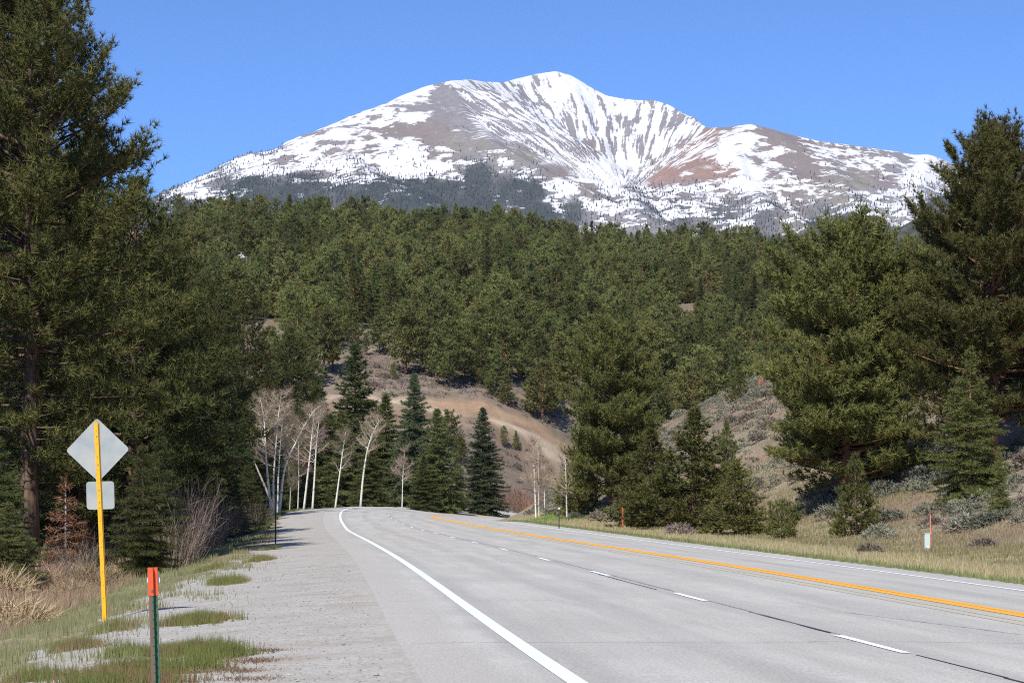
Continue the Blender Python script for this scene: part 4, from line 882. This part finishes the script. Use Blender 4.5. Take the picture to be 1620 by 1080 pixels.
for i, (p_, Y_, r_, l_) in enumerate(ASP): aspen(p_, Y_, l_, r_ * .78, i)
# a leaning fallen stem behind the clump
mb = MB(); mb.tube([[-1.6, 0, 4.6], [-.6, .2, 2.2], [.3, .3, 0]], [.05, .10, .13], 7); _x = px2(432, 194); _o = obj('fallen_trunk', mb.mesh('fallen_trunk', M['greybark'], smooth=True)); _o.location = (_x, 194, gz(_x, 194)); tag(_o, 'grey dead aspen trunk leaning behind the white clump', 'trunk')

# ------------------------------------------------------------------ shrubs
def shrub_proto(name, seed, n, R, H, L, bw, nbl, leaf, up=.5, spread=.6):
    rg = np.random.default_rng(seed); a = rg.uniform(0, 6.28, n); r = R * rg.random(n) ** .55; hz = H * np.sqrt(np.clip(1 - (r / R) ** 2, .02, 1)) * rg.uniform(.45, 1.05, n)
    tp = np.c_[r * np.cos(a), r * np.sin(a), hz]; td = nrm(np.c_[np.cos(a) * r / R, np.sin(a) * r / R, np.full(n, up)]) 
    V, T, tv = blades(tp, td, rg, L, bw, nbl, spread)
    return tri_mesh(name, V, T, M[leaf], attrs={'tv': tv})
def stems_proto(name, seed, n, H, R, leaf, bw):
    rg = np.random.default_rng(seed); V = []; T = []; tv = []; k_ = 0
    def rib(p, q, w0, w1, val):
        nonlocal k_
        s_ = nrm(np.cross(q - p, rg.normal(0, 1, 3))); V.extend([p - s_ * w0, p + s_ * w0, q + s_ * w1, q - s_ * w1]); T.extend([[k_, k_ + 1, k_ + 2], [k_, k_ + 2, k_ + 3]]); tv.extend([val] * 4); k_ += 4
    for i in range(n):
        a = rg.uniform(0, 6.28); b = np.array([math.cos(a), math.sin(a), 0]) * R * .3 * rg.random(); L = H * rg.uniform(.55, 1.1); d = nrm(np.array([math.cos(a) * rg.uniform(.05, .6) * R / H * 1.6, math.sin(a) * rg.uniform(.05, .6) * R / H * 1.6, 1.])); val = rg.random()
        m = b + d * L * .5 + rg.normal(0, .05 * H, 3); e = m + nrm(d + rg.normal(0, .18, 3)) * L * .5
        rib(b, m, bw, bw * .7, val); rib(m, e, bw * .7, bw * .25, val)
        for j in range(6):
            f = rg.uniform(.1, .9); s0 = m + (e - m) * f if j % 2 else b + (m - b) * (.5 + .5 * f); rib(s0, s0 + nrm(d + rg.normal(0, .55, 3)) * L * rg.uniform(.12, .32), bw * .5, bw * .2, val)
    return tri_mesh(name, np.array(V), np.array(T), M[leaf], attrs={'tv': np.array(tv)})
def build_shrubs():
    rg = np.random.default_rng(31)
    sg = [shrub_proto('sage', 200 + i, 150, .55, .5, .15, .045, 5, 'sage') for i in range(3)] + [shrub_proto('dry_sage', 210 + i, 140, .5, .45, .16, .035, 5, 'sagebrown') for i in range(2)]
    # on the spur and the verge
    n = 0; cells = {}
    cnt = 0
    for tries in range(9000):
        if cnt >= 245: break
        Y = rg.uniform(62, 205); X = px2(rg.uniform(830, 1640), Y); (zz,), (s_,), (t_,) = terrain(np.array([X]), np.array([Y])); v = t_ - TR
        if v < 1.3: continue
        edge = np.interp(s_, [60, 100, 150], [9.5, 8.5, 2])
        if v < edge and rg.random() > .05: continue
        if v > 34 or abs((CX + F * X / Y) - 1467) < 45 and Y < 84: continue
        row = HY - F * (zz - CZ) / Y
        c = (int((CX + F * X / Y) / 15), int(row / 7))
        if cells.get(c, 0) >= 1: continue
        cells[c] = cells.get(c, 0) + 1; cnt += 1
        q = int(rg.integers(5)); s = rg.uniform(.55, 1.35); grey = q < 3
        if v < edge: lb, gr = 'low sagebrush tuft scattered in the roadside grass on the right', 'sagebrush in the right verge'
        else: lb, gr = ('grey green sagebrush on the slope right of the road' if grey else 'dry brownish sagebrush on the slope right of the road'), ('grey green sagebrush on the right slope' if grey else 'dry sagebrush on the right slope')
        o = obj('sagebrush', sg[q], None, (X, Y, zz - .03), rg.uniform(0, 6.28), (s * rg.uniform(.9, 1.3), s * rg.uniform(.9, 1.3), s)); tag(o, lb, 'shrub', gr)
    # past the largest few hundred the sagebrush cover is one mass
    rg2 = np.random.default_rng(33); N = 4200; Yq = rg2.uniform(64, 208, N); Xq = px2(rg2.uniform(850, 1680, N), Yq); zq, sq, tq = terrain(Xq, Yq); vq = tq - TR
    ok = (vq > np.interp(sq, [60, 100, 150], [10.5, 9, 2.5])) & (vq < 36) & (fbm(Xq / 5, Yq / 5, 19, 3) > .36); Xq, Yq, zq = Xq[ok], Yq[ok], zq[ok]
    n = len(Xq); R0 = rg2.uniform(.22, .55, n); kk = 26; a = rg2.uniform(0, 6.28, (n, kk)); r = np.sqrt(rg2.random((n, kk))); hh = np.sqrt(1 - r ** 2 * .95) * rg2.uniform(.5, 1, (n, kk))
    tp = np.stack([Xq[:, None] + R0[:, None] * r * np.cos(a) * 1.15, Yq[:, None] + R0[:, None] * r * np.sin(a) * 1.15, zq[:, None] + R0[:, None] * hh * .85], -1).reshape(-1, 3); td = np.stack([np.cos(a) * r, np.sin(a) * r, np.full_like(r, .6)], -1).reshape(-1, 3)
    V, T, tv = blades(tp, td, rg2, .15, .055, 4, .6); half = len(T) // 2
    tag(obj('sagebrush_cover', tri_mesh('sagebrush_cover', V, T, M['sage'], attrs={'tv': np.clip(tv + np.repeat(rg2.normal(0, .25, n), kk * 12), 0, 1)})), 'thick grey green sagebrush cover on the spur right of the road', 'sagebrush', kind='stuff')
    # low brush on the open slope beyond the bend
    for i in range(54):
        Y = rg.uniform(318, 425); c = rg.uniform(590, 890); X = px2(c, Y); z = gz(X, Y); dy = Y - (372 + (X + 17) * .2)
        if -3.5 < dy < 6: continue
        s = rg.uniform(.9, 1.9); tag(obj('sagebrush', sg[int(rg.integers(5))], None, (X, Y, z - .05), rg.uniform(0, 6.28), (s * 1.3, s * 1.3, s)), 'low brush on the bare slope below and above the dirt cut', 'shrub', 'brush on the bare slope')
    N = 1700; Yq = rg2.uniform(308, 430, N); Xq = px2(rg2.uniform(560, 900, N), Yq); zq = terrain(Xq, Yq)[0]; dyq = Yq - (372 + (Xq + 17) * .2)
    ok = ((dyq < -3) | (dyq > 6.5)) & (fbm(Xq / 7, Yq / 7, 27, 3) > .34); Xq, Yq, zq = Xq[ok], Yq[ok], zq[ok]; n = len(Xq); R0 = rg2.uniform(.3, .8, n); kk = 14
    a = rg2.uniform(0, 6.28, (n, kk)); r = np.sqrt(rg2.random((n, kk))); hh = np.sqrt(1 - r ** 2 * .95) * rg2.uniform(.5, 1, (n, kk))
    tp = np.stack([Xq[:, None] + R0[:, None] * r * np.cos(a) * 1.2, Yq[:, None] + R0[:, None] * r * np.sin(a) * 1.2, zq[:, None] + R0[:, None] * hh * .8], -1).reshape(-1, 3); td = np.stack([np.cos(a) * r, np.sin(a) * r, np.full_like(r, .6)], -1).reshape(-1, 3)
    V, T, tv = blades(tp, td, rg2, .3, .12, 3, .6)
    tag(obj('hillside_scrub', tri_mesh('hillside_scrub', V, T, M['sagebrown'], attrs={'tv': tv * .8})), 'low grey brown scrub dotted over the bare slope beyond the bend', 'scrub', kind='stuff')
    ws = [stems_proto('willow', 220 + i, 70, 2.6, 1.6, 'redtwig', .016) for i in range(2)]; bs = [stems_proto('bare', 230 + i, 55, 2.6, 1.4, 'browntwig', .011) for i in range(3)]
    for i, c in enumerate(np.linspace(690, 858, 17)):
        Y = 296 + rg.uniform(-3, 16) + (c - 690) * .06; X = px2(c + rg.uniform(-5, 5), Y); s = rg.uniform(.9, 1.5)
        tag(obj('willow_shrub', ws[i % 2] if i % 3 else bs[i % 3], None, (X, Y, gz(X, Y) - .05), i * 1.9, (s * 1.3, s * 1.3, s)), 'leafless reddish willow in the thicket along the far side of the bend', 'shrub', 'willow thicket beyond the bend')
    lf = [(292, 78, 2.9), (305, 84, 2.6), (318, 90, 2.4), (280, 72, 2.2), (330, 100, 2.6), (265, 80, 3.0), (345, 112, 2.3), (360, 122, 2.2), (300, 74, 1.6), (275, 92, 3.2), (120, 68, 1.3), (85, 66, 1.2), (135, 74, 1.6), (60, 64, 1.0), (380, 132, 2.0), (405, 145, 2.0), (340, 96, 1.6), (315, 82, 1.5), (420, 158, 1.8), (200, 80, 2.0)]
    for i, (c, Y, h) in enumerate(lf):
        X = px2(c, Y); s = h / 2.6; tag(obj('bare_shrub', bs[i % 3], None, (X, Y, gz(X, Y) - .03), i * 2.3, (s * 1.2, s * 1.2, s)), 'leafless brown shrub in the shade along the left ditch', 'shrub', 'bare shrubs along the left ditch')
    # twiggy dry brush in the left bank
    db = [shrub_proto('dry_brush', 240 + i, 130, .7, .5, .34, .014, 5, 'tanbrush', .9, .5) for i in range(3)]
    for i in range(46):
        Y = rg.uniform(40, 95); u_ = rg.uniform(6.5, 13); X, Yy, Z = road_pt(np.array([Y]), np.array([TL - u_]))[0]
        if not -20 < CX + F * X / Yy < 330: continue
        s = rg.uniform(.6, 1.2); tag(obj('dry_brush', db[i % 3], None, (X, Yy, gz(X, Yy) - .04), i, (s * 1.2, s * 1.2, s)), 'low dry brush on the brown bank behind the sign', 'shrub', 'dry brush on the left bank')
build_shrubs()

# ------------------------------------------------------------------ grass (uncountable)
def grass(name, label, P, rg, h, w_, cols, bend=.35, tr=.3):
    n = len(P); h = h * rg.uniform(.5, 1.25, n); a = rg.uniform(0, 6.28, n); d = np.c_[np.cos(a), np.sin(a)] * (bend * rg.random(n))[:, None]
    sd_ = np.c_[np.cos(rg.uniform(-.9, .9, n)), np.sin(rg.uniform(-.9, .9, n)), np.zeros(n)] * (np.broadcast_to(w_, (n,)) * .5)[:, None]
    V = np.stack([P - sd_, P + sd_, P + np.c_[d * h[:, None], h]], 1).reshape(-1, 3)
    tv = np.repeat(np.clip(rg.normal(.5, .28, n), 0, 1), 3)
    m = foliage(name + '_blades', cols[0], cols[1], tr, .7)
    return tag(obj(name, tri_mesh(name, V, np.arange(3 * n).reshape(-1, 3), m, attrs={'tv': tv})), label, 'grass', kind='stuff')
def build_grass():
    rg = np.random.default_rng(61)
    # tufts on the gravel, from the photograph: centre column/row, half width (m), half depth (m), blades
    spots = [(315, 985, .55, .9, 4200), (290, 1032, .62, .8, 4200), (345, 1040, .40, .5, 2200), (215, 1062, .45, .5, 2200), (200, 1085, .7, .5, 2600), (300, 1062, .4, .4, 1300), (360, 922, .5, 1.3, 2600), (412, 886, .45, 2.6, 2600), (118, 1024, .40, .7, 1500), (185, 995, .45, .8, 900), (60, 1075, .4, .5, 900), (205, 1035, .22, .3, 350), (140, 1075, .35, .5, 900), (430, 868, .3, 3, 1200), (335, 900, .5, 2, 1500), (180, 1040, .18, .3, 260)]
    P = []
    for (c, r, hw, hd, n) in spots:
        x, y, z = ground_hit(c, r); q = rg.normal(0, .42, (n, 2)); q = q[(np.hypot(q[:, 0], q[:, 1]) + (fbm(q[:, 0] * 3 + c, q[:, 1] * 3, 7) - .5) * 2.0) < .80]
        X = x + q[:, 0] * hw * 1.15; Y = y + q[:, 1] * hd * 1.15; P.append(np.c_[X, Y, terrain(X, Y)[0] - .01])
    P = np.vstack(P); k_ = rg.random(len(P)) < np.clip(fbm(P[:, 0] * 2.2, P[:, 1] * 1.6, 29, 3) * 2.6 - .62, .15, .92)
    grass('green_grass', 'green grass tufts growing through the left gravel shoulder', P[k_], rg, .17 * (.55 + .8 * fbm(P[k_][:, 0] * 3, P[k_][:, 1] * 2, 28, 2)), .008, ((.13, .175, .045), (.27, .285, .09)))
    grass('straw_grass', 'straw coloured blades among the shoulder grass tufts', P[~k_][::1], rg, .13, .008, ((.26, .19, .10), (.42, .30, .15)), .6)
    n = 5000; s_ = 14 + 60 * rg.random(n) ** 1.3; u_ = 1.6 + 3. * rg.random(n) ** .6; Q = road_pt(s_, TL - u_); ok = fbm(Q[:, 0] * 1.3, Q[:, 1] * .8, 37, 3) + .06 * (u_ - 3) > .60; Q = Q[ok]
    Q[:, 2] = terrain(Q[:, 0], Q[:, 1])[0]; grass('weed_grass', 'thin scattered weeds in the shoulder gravel', Q, rg, .11, .008, ((.15, .16, .06), (.36, .29, .15)), .6)
    Q = []
    for (c_, r_, hw, hd, n) in [(405, 1046, .4, .35, 350), (425, 1030, .3, .25, 180), (380, 1062, .5, .3, 300), (400, 1075, .4, .25, 180)]:
        x, y, z = ground_hit(c_, r_); q = rg.normal(0, .5, (n, 2)); Q.append(np.c_[x + q[:, 0] * hw, y + q[:, 1] * hd, np.full(n, z + .004)])
    Q = np.vstack(Q); grass('needle_litter', 'brown dead grass and needles lying on the gravel by the tufts', Q, rg, .035, .012, ((.26, .19, .12), (.44, .33, .21)), 2.5)
    def band(side, s0, s1, a, b, n, pw=1.):
        s_ = s0 + (s1 - s0) * rg.random(n) ** pw; o = rg.uniform(a, b, n); t_ = (TL - o) if side < 0 else (TR + o); Q = road_pt(s_, t_); z = terrain(Q[:, 0], Q[:, 1])[0]; return np.c_[Q[:, :2], z - .01]
    # left ditch: greenish strip, then dry grass up the bank
    Q = band(-1, 14, 130, 2.6, 7.4, 44000, 1.9); w_ = np.clip(Q[:, 1] * .00042, .008, .03); keep = fbm(Q[:, 0] / 1.1, Q[:, 1] / 1.6, 15, 3) > .40
    u_ = TL - road_st(Q[:, 0], Q[:, 1])[1]; keep &= (u_ > 4.2) | (fbm(Q[:, 0] / .8, Q[:, 1] / 1.2, 18, 3) > .6)
    grass('ditch_grass', 'pale green grass along the left ditch', Q[keep], rg, .16, w_[keep], ((.16, .185, .085), (.27, .27, .14)))
    Q = band(-1, 14, 110, 6.0, 15, 42000, 1.2); w_ = np.clip(Q[:, 1] * .0004, .008, .03)
    grass('dry_grass', 'dry tan grass covering the left bank', Q, rg, .30, w_, ((.32, .24, .14), (.54, .43, .27)), .6)
    # right verge: pale tall stand by the road, mixed short grass behind
    Q = band(1, 36, 175, .45, 2.6, 30000, 1.4); w_ = np.clip(Q[:, 1] * .0004, .014, .05)
    grass('verge_grass', 'tall pale grass along the right road edge', Q, rg, .22 * (.4 + 1.1 * fbm(Q[:, 0] / 1.5, Q[:, 1] / 3, 38, 3)), w_, ((.27, .24, .125), (.47, .40, .24)), .5)
    Q = band(1, 36, 175, .12, .6, 6500, 1.4); grass('edge_grass', 'fresh green fringe of grass at the right pavement edge', Q, rg, .13, np.clip(Q[:, 1] * .0004, .014, .04), ((.15, .18, .07), (.26, .265, .12)))
    Q = band(1, 36, 130, 2.0, 12, 46000, 1.4); w_ = np.clip(Q[:, 1] * .00045, .014, .05)
    grass('meadow_grass', 'short green and tan grass between the verge and the slope', Q, rg, .15, w_, ((.20, .21, .085), (.38, .345, .19)), .5)
    Q = band(1, 70, 215, 4, 30, 30000); w_ = np.full(len(Q), .045); keep = fbm(Q[:, 0] / 2.2, Q[:, 1] / 2.2, 16, 3) > .45
    grass('slope_grass', 'sparse dry bunch grass between the sagebrush on the spur', Q[keep], rg, .22, w_[keep], ((.26, .21, .12), (.42, .35, .22)), .5)
    Q = np.c_[px2(880, 158) + rg.normal(0, 1.0, 2500), 158 + rg.normal(0, 6, 2500)]; s_, t_ = road_st(Q[:, 0], Q[:, 1]); Q = Q[t_ > TR + .3]
    grass('fresh_grass', 'patch of vivid green grass below the aspens inside the curve', np.c_[Q, terrain(Q[:, 0], Q[:, 1])[0]], rg, .25, .05, ((.10, .19, .03), (.19, .29, .06)))
    # outside of the bend: green rim
    Q = band(-1, 140, 245, 3.4, 5.2, 9000); grass('rim_grass', 'green grass rim along the outside of the bend', Q, rg, .2, .045, ((.12, .155, .05), (.24, .25, .10)))
build_grass()
def build_pebbles():
    rg = np.random.default_rng(71); n = 9000; s_ = 13 + 45 * rg.random(n) ** 1.5; o = rg.uniform(.2, 4.4, n); Q = road_pt(s_, TL - o); z = terrain(Q[:, 0], Q[:, 1])[0]
    base = np.array([[1, 0, 0], [-1, 0, 0], [0, 1, 0], [0, -1, 0], [0, 0, 1], [0, 0, -1]], float); tri = np.array([[0, 2, 4], [2, 1, 4], [1, 3, 4], [3, 0, 4], [2, 0, 5], [1, 2, 5], [3, 1, 5], [0, 3, 5]])
    r = rg.lognormal(-4.9, .4, n).clip(.004, .03); V = base[None] * (r[:, None, None] * rg.uniform(.6, 1.2, (n, 6, 1))) * [1.2, 1, .7]
    a = rg.uniform(0, 6.28, n); c, s2 = np.cos(a), np.sin(a); V = np.stack([V[..., 0] * c[:, None] - V[..., 1] * s2[:, None], V[..., 0] * s2[:, None] + V[..., 1] * c[:, None], V[..., 2]], -1)
    V = V + np.stack([Q[:, 0], Q[:, 1], z + r * .3], -1)[:, None]
    T = (tri[None] + 6 * np.arange(n)[:, None, None]).reshape(-1, 3)
    m = foliage('gravel_stone', (.30, .27, .24), (.60, .56, .50), 0, .9)
    tag(obj('gravel', tri_mesh('gravel', V.reshape(-1, 3), T, m, attrs={'tv': np.repeat(rg.random(n), 6)})), 'loose pale gravel on the left shoulder', 'gravel', kind='stuff')
build_pebbles()
print('plants', round(time.time() - T0, 1))

# ------------------------------------------------------------------ signs and markers
def rounded(half, r, n=4, diamond=False):
    pts = []
    for (sx, sz, a0) in ((1, 1, 0), (-1, 1, 90), (-1, -1, 180), (1, -1, 270)):
        for i in range(n + 1):
            a = R_(a0 + 90 * i / n); pts.append((sx * (half - r) + r * math.cos(a), sz * (half - r) + r * math.sin(a)))
    p = np.array(pts)
    if diamond: c = math.sqrt(.5); p = np.c_[p[:, 0] * c - p[:, 1] * c, p[:, 0] * c + p[:, 1] * c]
    return p
def build_sign():
    x, y, z = ground_hit(166, 983)
    k = y / F; o = tag(obj('road_sign', None), 'back of a diamond road sign with small square plaque on a leaning yellow post', 'sign'); o.location = (x, y, z); o.empty_display_size = .2
    hgt = (983 - 668) * k; lean = (152 - 166) * k
    al = NT('sign_back', .42, .5); n = al.noise(3, 4, .6, al.objpos()); al.col(al.mix(al.ramp(n, .3, .7), (.33, .375, .365), (.45, .455, .42)));
    sc_n = al.noise(9, 7, .8, al.mul(al.objpos(), (1, 1, 5))); al.l(al.mix(al.ramp(sc_n, .60, .68, 0, .4), al.b.inputs['Base Color'].links[0].from_socket, (.33, .32, .29)), al.b.inputs['Base Color']); al.b.inputs['Metallic'].default_value = .15
    yk = NT('yellow_post_paint', .5, .4); n_y = yk.noise(7, 6, .75, yk.mul(yk.objpos(), (3, 3, .7))); yk.col(yk.mix(yk.ramp(n_y, .58, .70, 0, .8), (.80, .43, .02), (.42, .20, .05))); yp = yk.m; bm = plain('bolt_steel', (.45, .45, .44), .4, .1, 5, .8)
    # U channel post, open side away from the camera
    def ln(h): return lean * h / hgt
    prof = [(-.038, .018), (-.030, .018), (-.022, -.012), (.022, -.012), (.030, .018), (.038, .018), (.038, .014), (.028, .014), (.026, -.018), (-.026, -.018), (-.028, .014), (-.038, .014)]
    p = np.array(prof); n_ = len(p); V = np.vstack([np.c_[p[:, 0] + ln(h), p[:, 1], np.full(n_, h)] for h in (-.4, 0, hgt)]); T = []
    for l in range(2):
        for i in range(n_):
            j = (i + 1) % n_; T += [[l * n_ + i, l * n_ + j, (l + 1) * n_ + j], [l * n_ + i, (l + 1) * n_ + j, (l + 1) * n_ + i]]
    top = [[2 * n_ + a, 2 * n_ + b, 2 * n_ + c] for a, b, c in ((8, 9, 3), (9, 2, 3), (3, 4, 8), (4, 7, 8), (4, 5, 7), (5, 6, 7), (2, 9, 10), (1, 2, 10), (0, 1, 10), (0, 10, 11))]
    obj('post', tri_mesh('post', V, T + top, yp), o)
    mb = MB()
    for q in range(16):
        h = .35 + q * .19; mb.tube([[ln(h), -.0192, h], [ln(h), -.0182, h]], .006, 8)
    obj('punched_holes', mb.mesh('punched_holes', plain('hole_dark', (.12, .07, .02), .8)), o)
    def panel(name, c, r, half, diam, label, rot):
        mb = MB(); mb.prism(rounded(half, .045, 5, diam), .026, .030); q = obj(name, mb.mesh(name, al.m), o); q['label'] = label
        q.location = ((c - 166) * k, 0, (983 - r) * k); q.rotation_euler = (0, rot, 0)
        return q
    d = panel('diamond_panel', 154, 711.5, 49 * k / math.sqrt(2) + .010, True, 'diamond shaped bare aluminium back', R_(-1.5)); s = panel('square_panel', 158.3, 783.5, 22 * k, False, 'small square bare aluminium back', R_(-1.5))
    for hz_, q in ((690, d), (735, d), (775, s), (794, s)):
        mb = MB(); mb.tube([[0, -.024, 0], [0, -.006, 0]], .011, 8); b = obj('bolt', mb.mesh('bolt', bm), o); h = (983 - hz_) * k; b.location = (ln(h), 0, h)
build_sign()
def t_post(name, x, y, z, h, bodyc, label, tip=None, refl=None, rust=None, face=-1):
    o = tag(obj(name, None), label, 'post'); o.location = (x, y, z); o.empty_display_size = .2
    mb = MB(); mb.box((0, 0, h / 2 - .15), (.022, .0035, h / 2 + .15)); mb.box((0, .018, h / 2 - .15), (.0035, .0145, h / 2 + .15))
    obj('post', mb.mesh('post', bodyc), o)
    for i in range(int(h / .054)):
        if i * .054 + .05 > h - .2 and tip: break
    if tip:
        c, L = tip; mb = MB(); mb.box((0, -.0005, h - L / 2 + .002), (.0245, .006, L / 2)); mb.box((0, .018, h - L / 2 + .002), (.006, .0165, L / 2)); obj('painted_tip', mb.mesh('painted_tip', c), o)
    return o
def build_posts():
    # near T post with orange tip and a round reflector on its far side
    Y = 13.6; x = px2(250, Y); z = gz(x, Y); topz = pz(897, Y); h = topz - z
    k = NT('t_post_paint', .5, .4); g = k.n('SeparateXYZ'); k.l(k.objpos(), g.inputs[0]); n = k.noise(14, 4, .6, k.mul(k.objpos(), (1, 1, .2)))
    k.col(k.mix(k.ramp(k.math('ADD', g.outputs[0], k.math('MULTIPLY', k.math('SUBTRACT', n, .5), .012)), -.006, .0), (.16, .10, .075), (.055, .125, .07)))
    org = plain('orange_red_paint', (.72, .10, .03), .45, .12, 12)
    o = tag(obj('delineator_post', None), 'green steel T post with orange red tip nearest the camera', 'post'); o.location = (x, Y, z); o.rotation_euler = (0, R_(-1.7), 0); o.empty_display_size = .2
    mb = MB(); mb.box((0, .010, h / 2 - .2), (.026, .0035, h / 2 + .2)); mb.box((0, -.008, h / 2 - .2), (.0045, .0145, h / 2 + .2)); obj('post', mb.mesh('post', k.m), o)
    for i in range(18):
        mb = MB(); mb.box((0, -.0245, .12 + i * .052), (.006, .0025, .009)); obj('stud', mb.mesh('stud', k.m), o)
    L = .165; mb = MB(); mb.box((0, .010, h - L / 2), (.0285, .0055, L / 2)); mb.box((0, -.009, h - L / 2), (.0065, .0165, L / 2)); obj('painted_tip', mb.mesh('painted_tip', org), o)
    rm = plain('reflector_white', (.62, .68, .80), .25, .08, 9); mb = MB(); mb.tube([[.002, .020, h - .075], [.002, .030, h - .075]], .038, 20); obj('reflector', mb.mesh('reflector', rm), o)
    # far dark post on the left
    dk = plain('dark_post_steel', (.03, .034, .032), .6, .2, 6)
    def simple(name, c, row, Y, top, wd, mat, label, parts):
        x = px2(c, Y); z = gz(x, Y); h = pz(top, Y) - z; o = tag(obj(name, None), label, 'post'); o.location = (x, Y, z); o.empty_display_size = .2
        mb = MB(); mb.box((0, 0, h / 2 - .15), (wd, .004, h / 2 + .15)); mb.box((0, .02, h / 2 - .15), (.004, .018, h / 2 + .15)); obj('post', mb.mesh('post', mat), o); parts(o, h); return o
    def refl(o, h):
        mb = MB(); mb.tube([[0, -.012, h - .03], [0, -.004, h - .03]], .045, 14); obj('reflector', mb.mesh('reflector', plain('reflector_lens', (.85, .87, .9), .3)), o)
    def cap(o, h):
        mb = MB(); mb.box((0, .012, h - .06), (.03, .02, .06)); obj('cap', mb.mesh('cap', dk), o)
    simple('delineator_post', 436, 850, 92, 793, .027, dk, 'thin dark post at the grass edge before the aspens', cap)
    simple('delineator_post', 884.5, 832, 128, 803, .03, dk, 'thin dark post with a white round reflector inside the curve', refl)
    og = plain('orange_marker_plastic', (.50, .14, .05), .6, .12, 4)
    def band(o, h):
        mb = MB(); mb.box((0, -.006, h * .52), (.040, .003, .035)); obj('decal', mb.mesh('decal', plain('decal_dark', (.30, .06, .03), .5)), o)
        mb = MB(); mb.tube([[0, -.004, h], [0, .006, h]], .038, 14); obj('rounded_top', mb.mesh('rounded_top', og), o)
    simple('marker_post', 985, 824, 118, 801, .038, og, 'short orange marker post beside the young pines', band)
    # utility pedestal with orange whip
    Y = 76; x = px2(1467, Y); z = gz(x, Y); o = tag(obj('utility_pedestal', None), 'pale green utility pedestal with an orange whip marker in the grass', 'pedestal'); o.location = (x, Y, z); o.empty_display_size = .2
    pg = plain('pedestal_green', (.50, .58, .53), .55, .06, 5); k_ = Y / F; bh = 28 * k_
    mb = MB(); mb.box((-.01, 0, bh / 2 - .1), (.088, .075, bh / 2 + .1)); b = obj('cabinet', mb.mesh('cabinet', pg), o)
    mb = MB(); mb.box((-.01, 0, bh + .012), (.094, .081, .012)); obj('lid', mb.mesh('lid', pg), b)
    mb = MB(); mb.box((.0, -.078, bh * .28), (.03, .002, .03)); obj('sticker', mb.mesh('sticker', plain('sticker_white', (.8, .8, .8), .5)), b)
    wh = 58 * k_; mb = MB(); mb.tube([[.105, 0, -.1], [.105, 0, wh * .5], [.10, 0, wh]], [.017, .016, .014], 8); obj('whip', mb.mesh('whip', plain('whip_orange', (.80, .24, .16), .5)), o)
    mb = MB(); mb.tube([[.1, 0, wh], [.1, 0, wh + .03]], [.02, .012], 8); obj('whip_tip', mb.mesh('whip_tip', plain('whip_tip_red', (.7, .1, .05), .5)), o)
build_posts()
def build_stump():
    Y = 166; x = px2(1204, Y); z = gz(x, Y); rg = np.random.default_rng(3); o = tag(obj('tree_stump', None), 'splintered reddish tree stump on the crest of the spur', 'stump'); o.location = (x, Y, z); o.empty_display_size = .2
    mb = MB(); mb.tube([[0, 0, -.3], [0, 0, .1], [.02, 0, .8], [.05, 0, 1.05]], [.42, .30, .24, .2], 9); obj('trunk', mb.mesh('trunk', M['redbark']), o)
    mb = MB()
    for i in range(7):
        a = i * .9; mb.tube([[.2 * math.cos(a), .2 * math.sin(a), .8], [.2 * math.cos(a) + .05, .2 * math.sin(a), 1.05 + rg.uniform(0, .45)]], [.07, .01], 5)
    obj('splinters', mb.mesh('splinters', M['greybark']), o)
build_stump()
def build_cabins():
    wl = plain('cabin_wall', (.35, .27, .2), .8, .1); rf = plain('grey_metal_roof', (.50, .50, .51), .5, .08, 2); gl = plain('dark_window', (.05, .06, .08), .2)
    for c, row, w_, rz, lb in [(374, 418, 7.5, .3, 'grey roofed cabin among the pines high on the left hillside'), (456, 412, 5, -.2, 'small pale roofed cabin right of the other hillside cabin')]:
        Ys = np.linspace(400, 800, 800); zz = terrain(px2(c, Ys), Ys)[0]; j = int(np.argmin(np.abs(HY - F * (zz + 3 - CZ) / Ys - row))); x, y, z = px2(c, Ys[j]), Ys[j], zz[j]
        o = tag(obj('cabin', None), lb, 'house'); o.location = (x, y, z); o.rotation_euler = (0, 0, rz); o.empty_display_size = .3
        mb = MB(); mb.prism([(-w_ / 2, -1), (w_ / 2, -1), (w_ / 2, 3.2), (-w_ / 2, 3.2)], -3, 3); obj('wall', mb.mesh('wall', wl), o)
        mb = MB(); mb.add([[-w_ / 2 - .5, -3.6, 3.0], [w_ / 2 + .5, -3.6, 3.0], [w_ / 2 + .5, 0, 5.4], [-w_ / 2 - .5, 0, 5.4], [w_ / 2 + .5, 3.6, 3.0], [-w_ / 2 - .5, 3.6, 3.0]], [[0, 1, 2], [0, 2, 3], [3, 2, 4], [3, 4, 5], [1, 4, 2], [0, 3, 5]]); r = obj('roof', mb.mesh('roof', rf), o)
        mb = MB(); mb.box((w_ * .2, .8, 5.3), (.3, .3, .8)); obj('chimney', mb.mesh('chimney', wl), r)
        for q in (-.28, .28):
            mb = MB(); mb.box((w_ * q, -3.02, 1.7), (.5, .04, .6)); obj('window', mb.mesh('window', gl), o)
build_cabins()

# ------------------------------------------------------------------ the air between here and the mountain
def build_haze():
    mb = MB(); mb.box((0, 0, 822), (10400, 10400, 828))
    m = bpy.data.materials.new('haze'); m.use_nodes = True; t = m.node_tree; t.nodes.clear()
    pv = t.nodes.new('ShaderNodeVolumePrincipled'); pv.inputs['Color'].default_value = (.42, .66, 1, 1); pv.inputs['Density'].default_value = 1.7e-5; pv.inputs['Anisotropy'].default_value = .0
    o = t.nodes.new('ShaderNodeOutputMaterial'); t.links.new(pv.outputs[0], o.inputs['Volume'])
    tag(obj('haze', mb.mesh('haze', m)), 'thin pale blue haze in the air over the whole valley', 'haze', kind='stuff')
build_haze()
_tri = sum(len(m.polygons) for m in bpy.data.meshes); print('triangles', _tri)
print('script', round(time.time() - T0, 1), 'objects', len(bpy.data.objects))
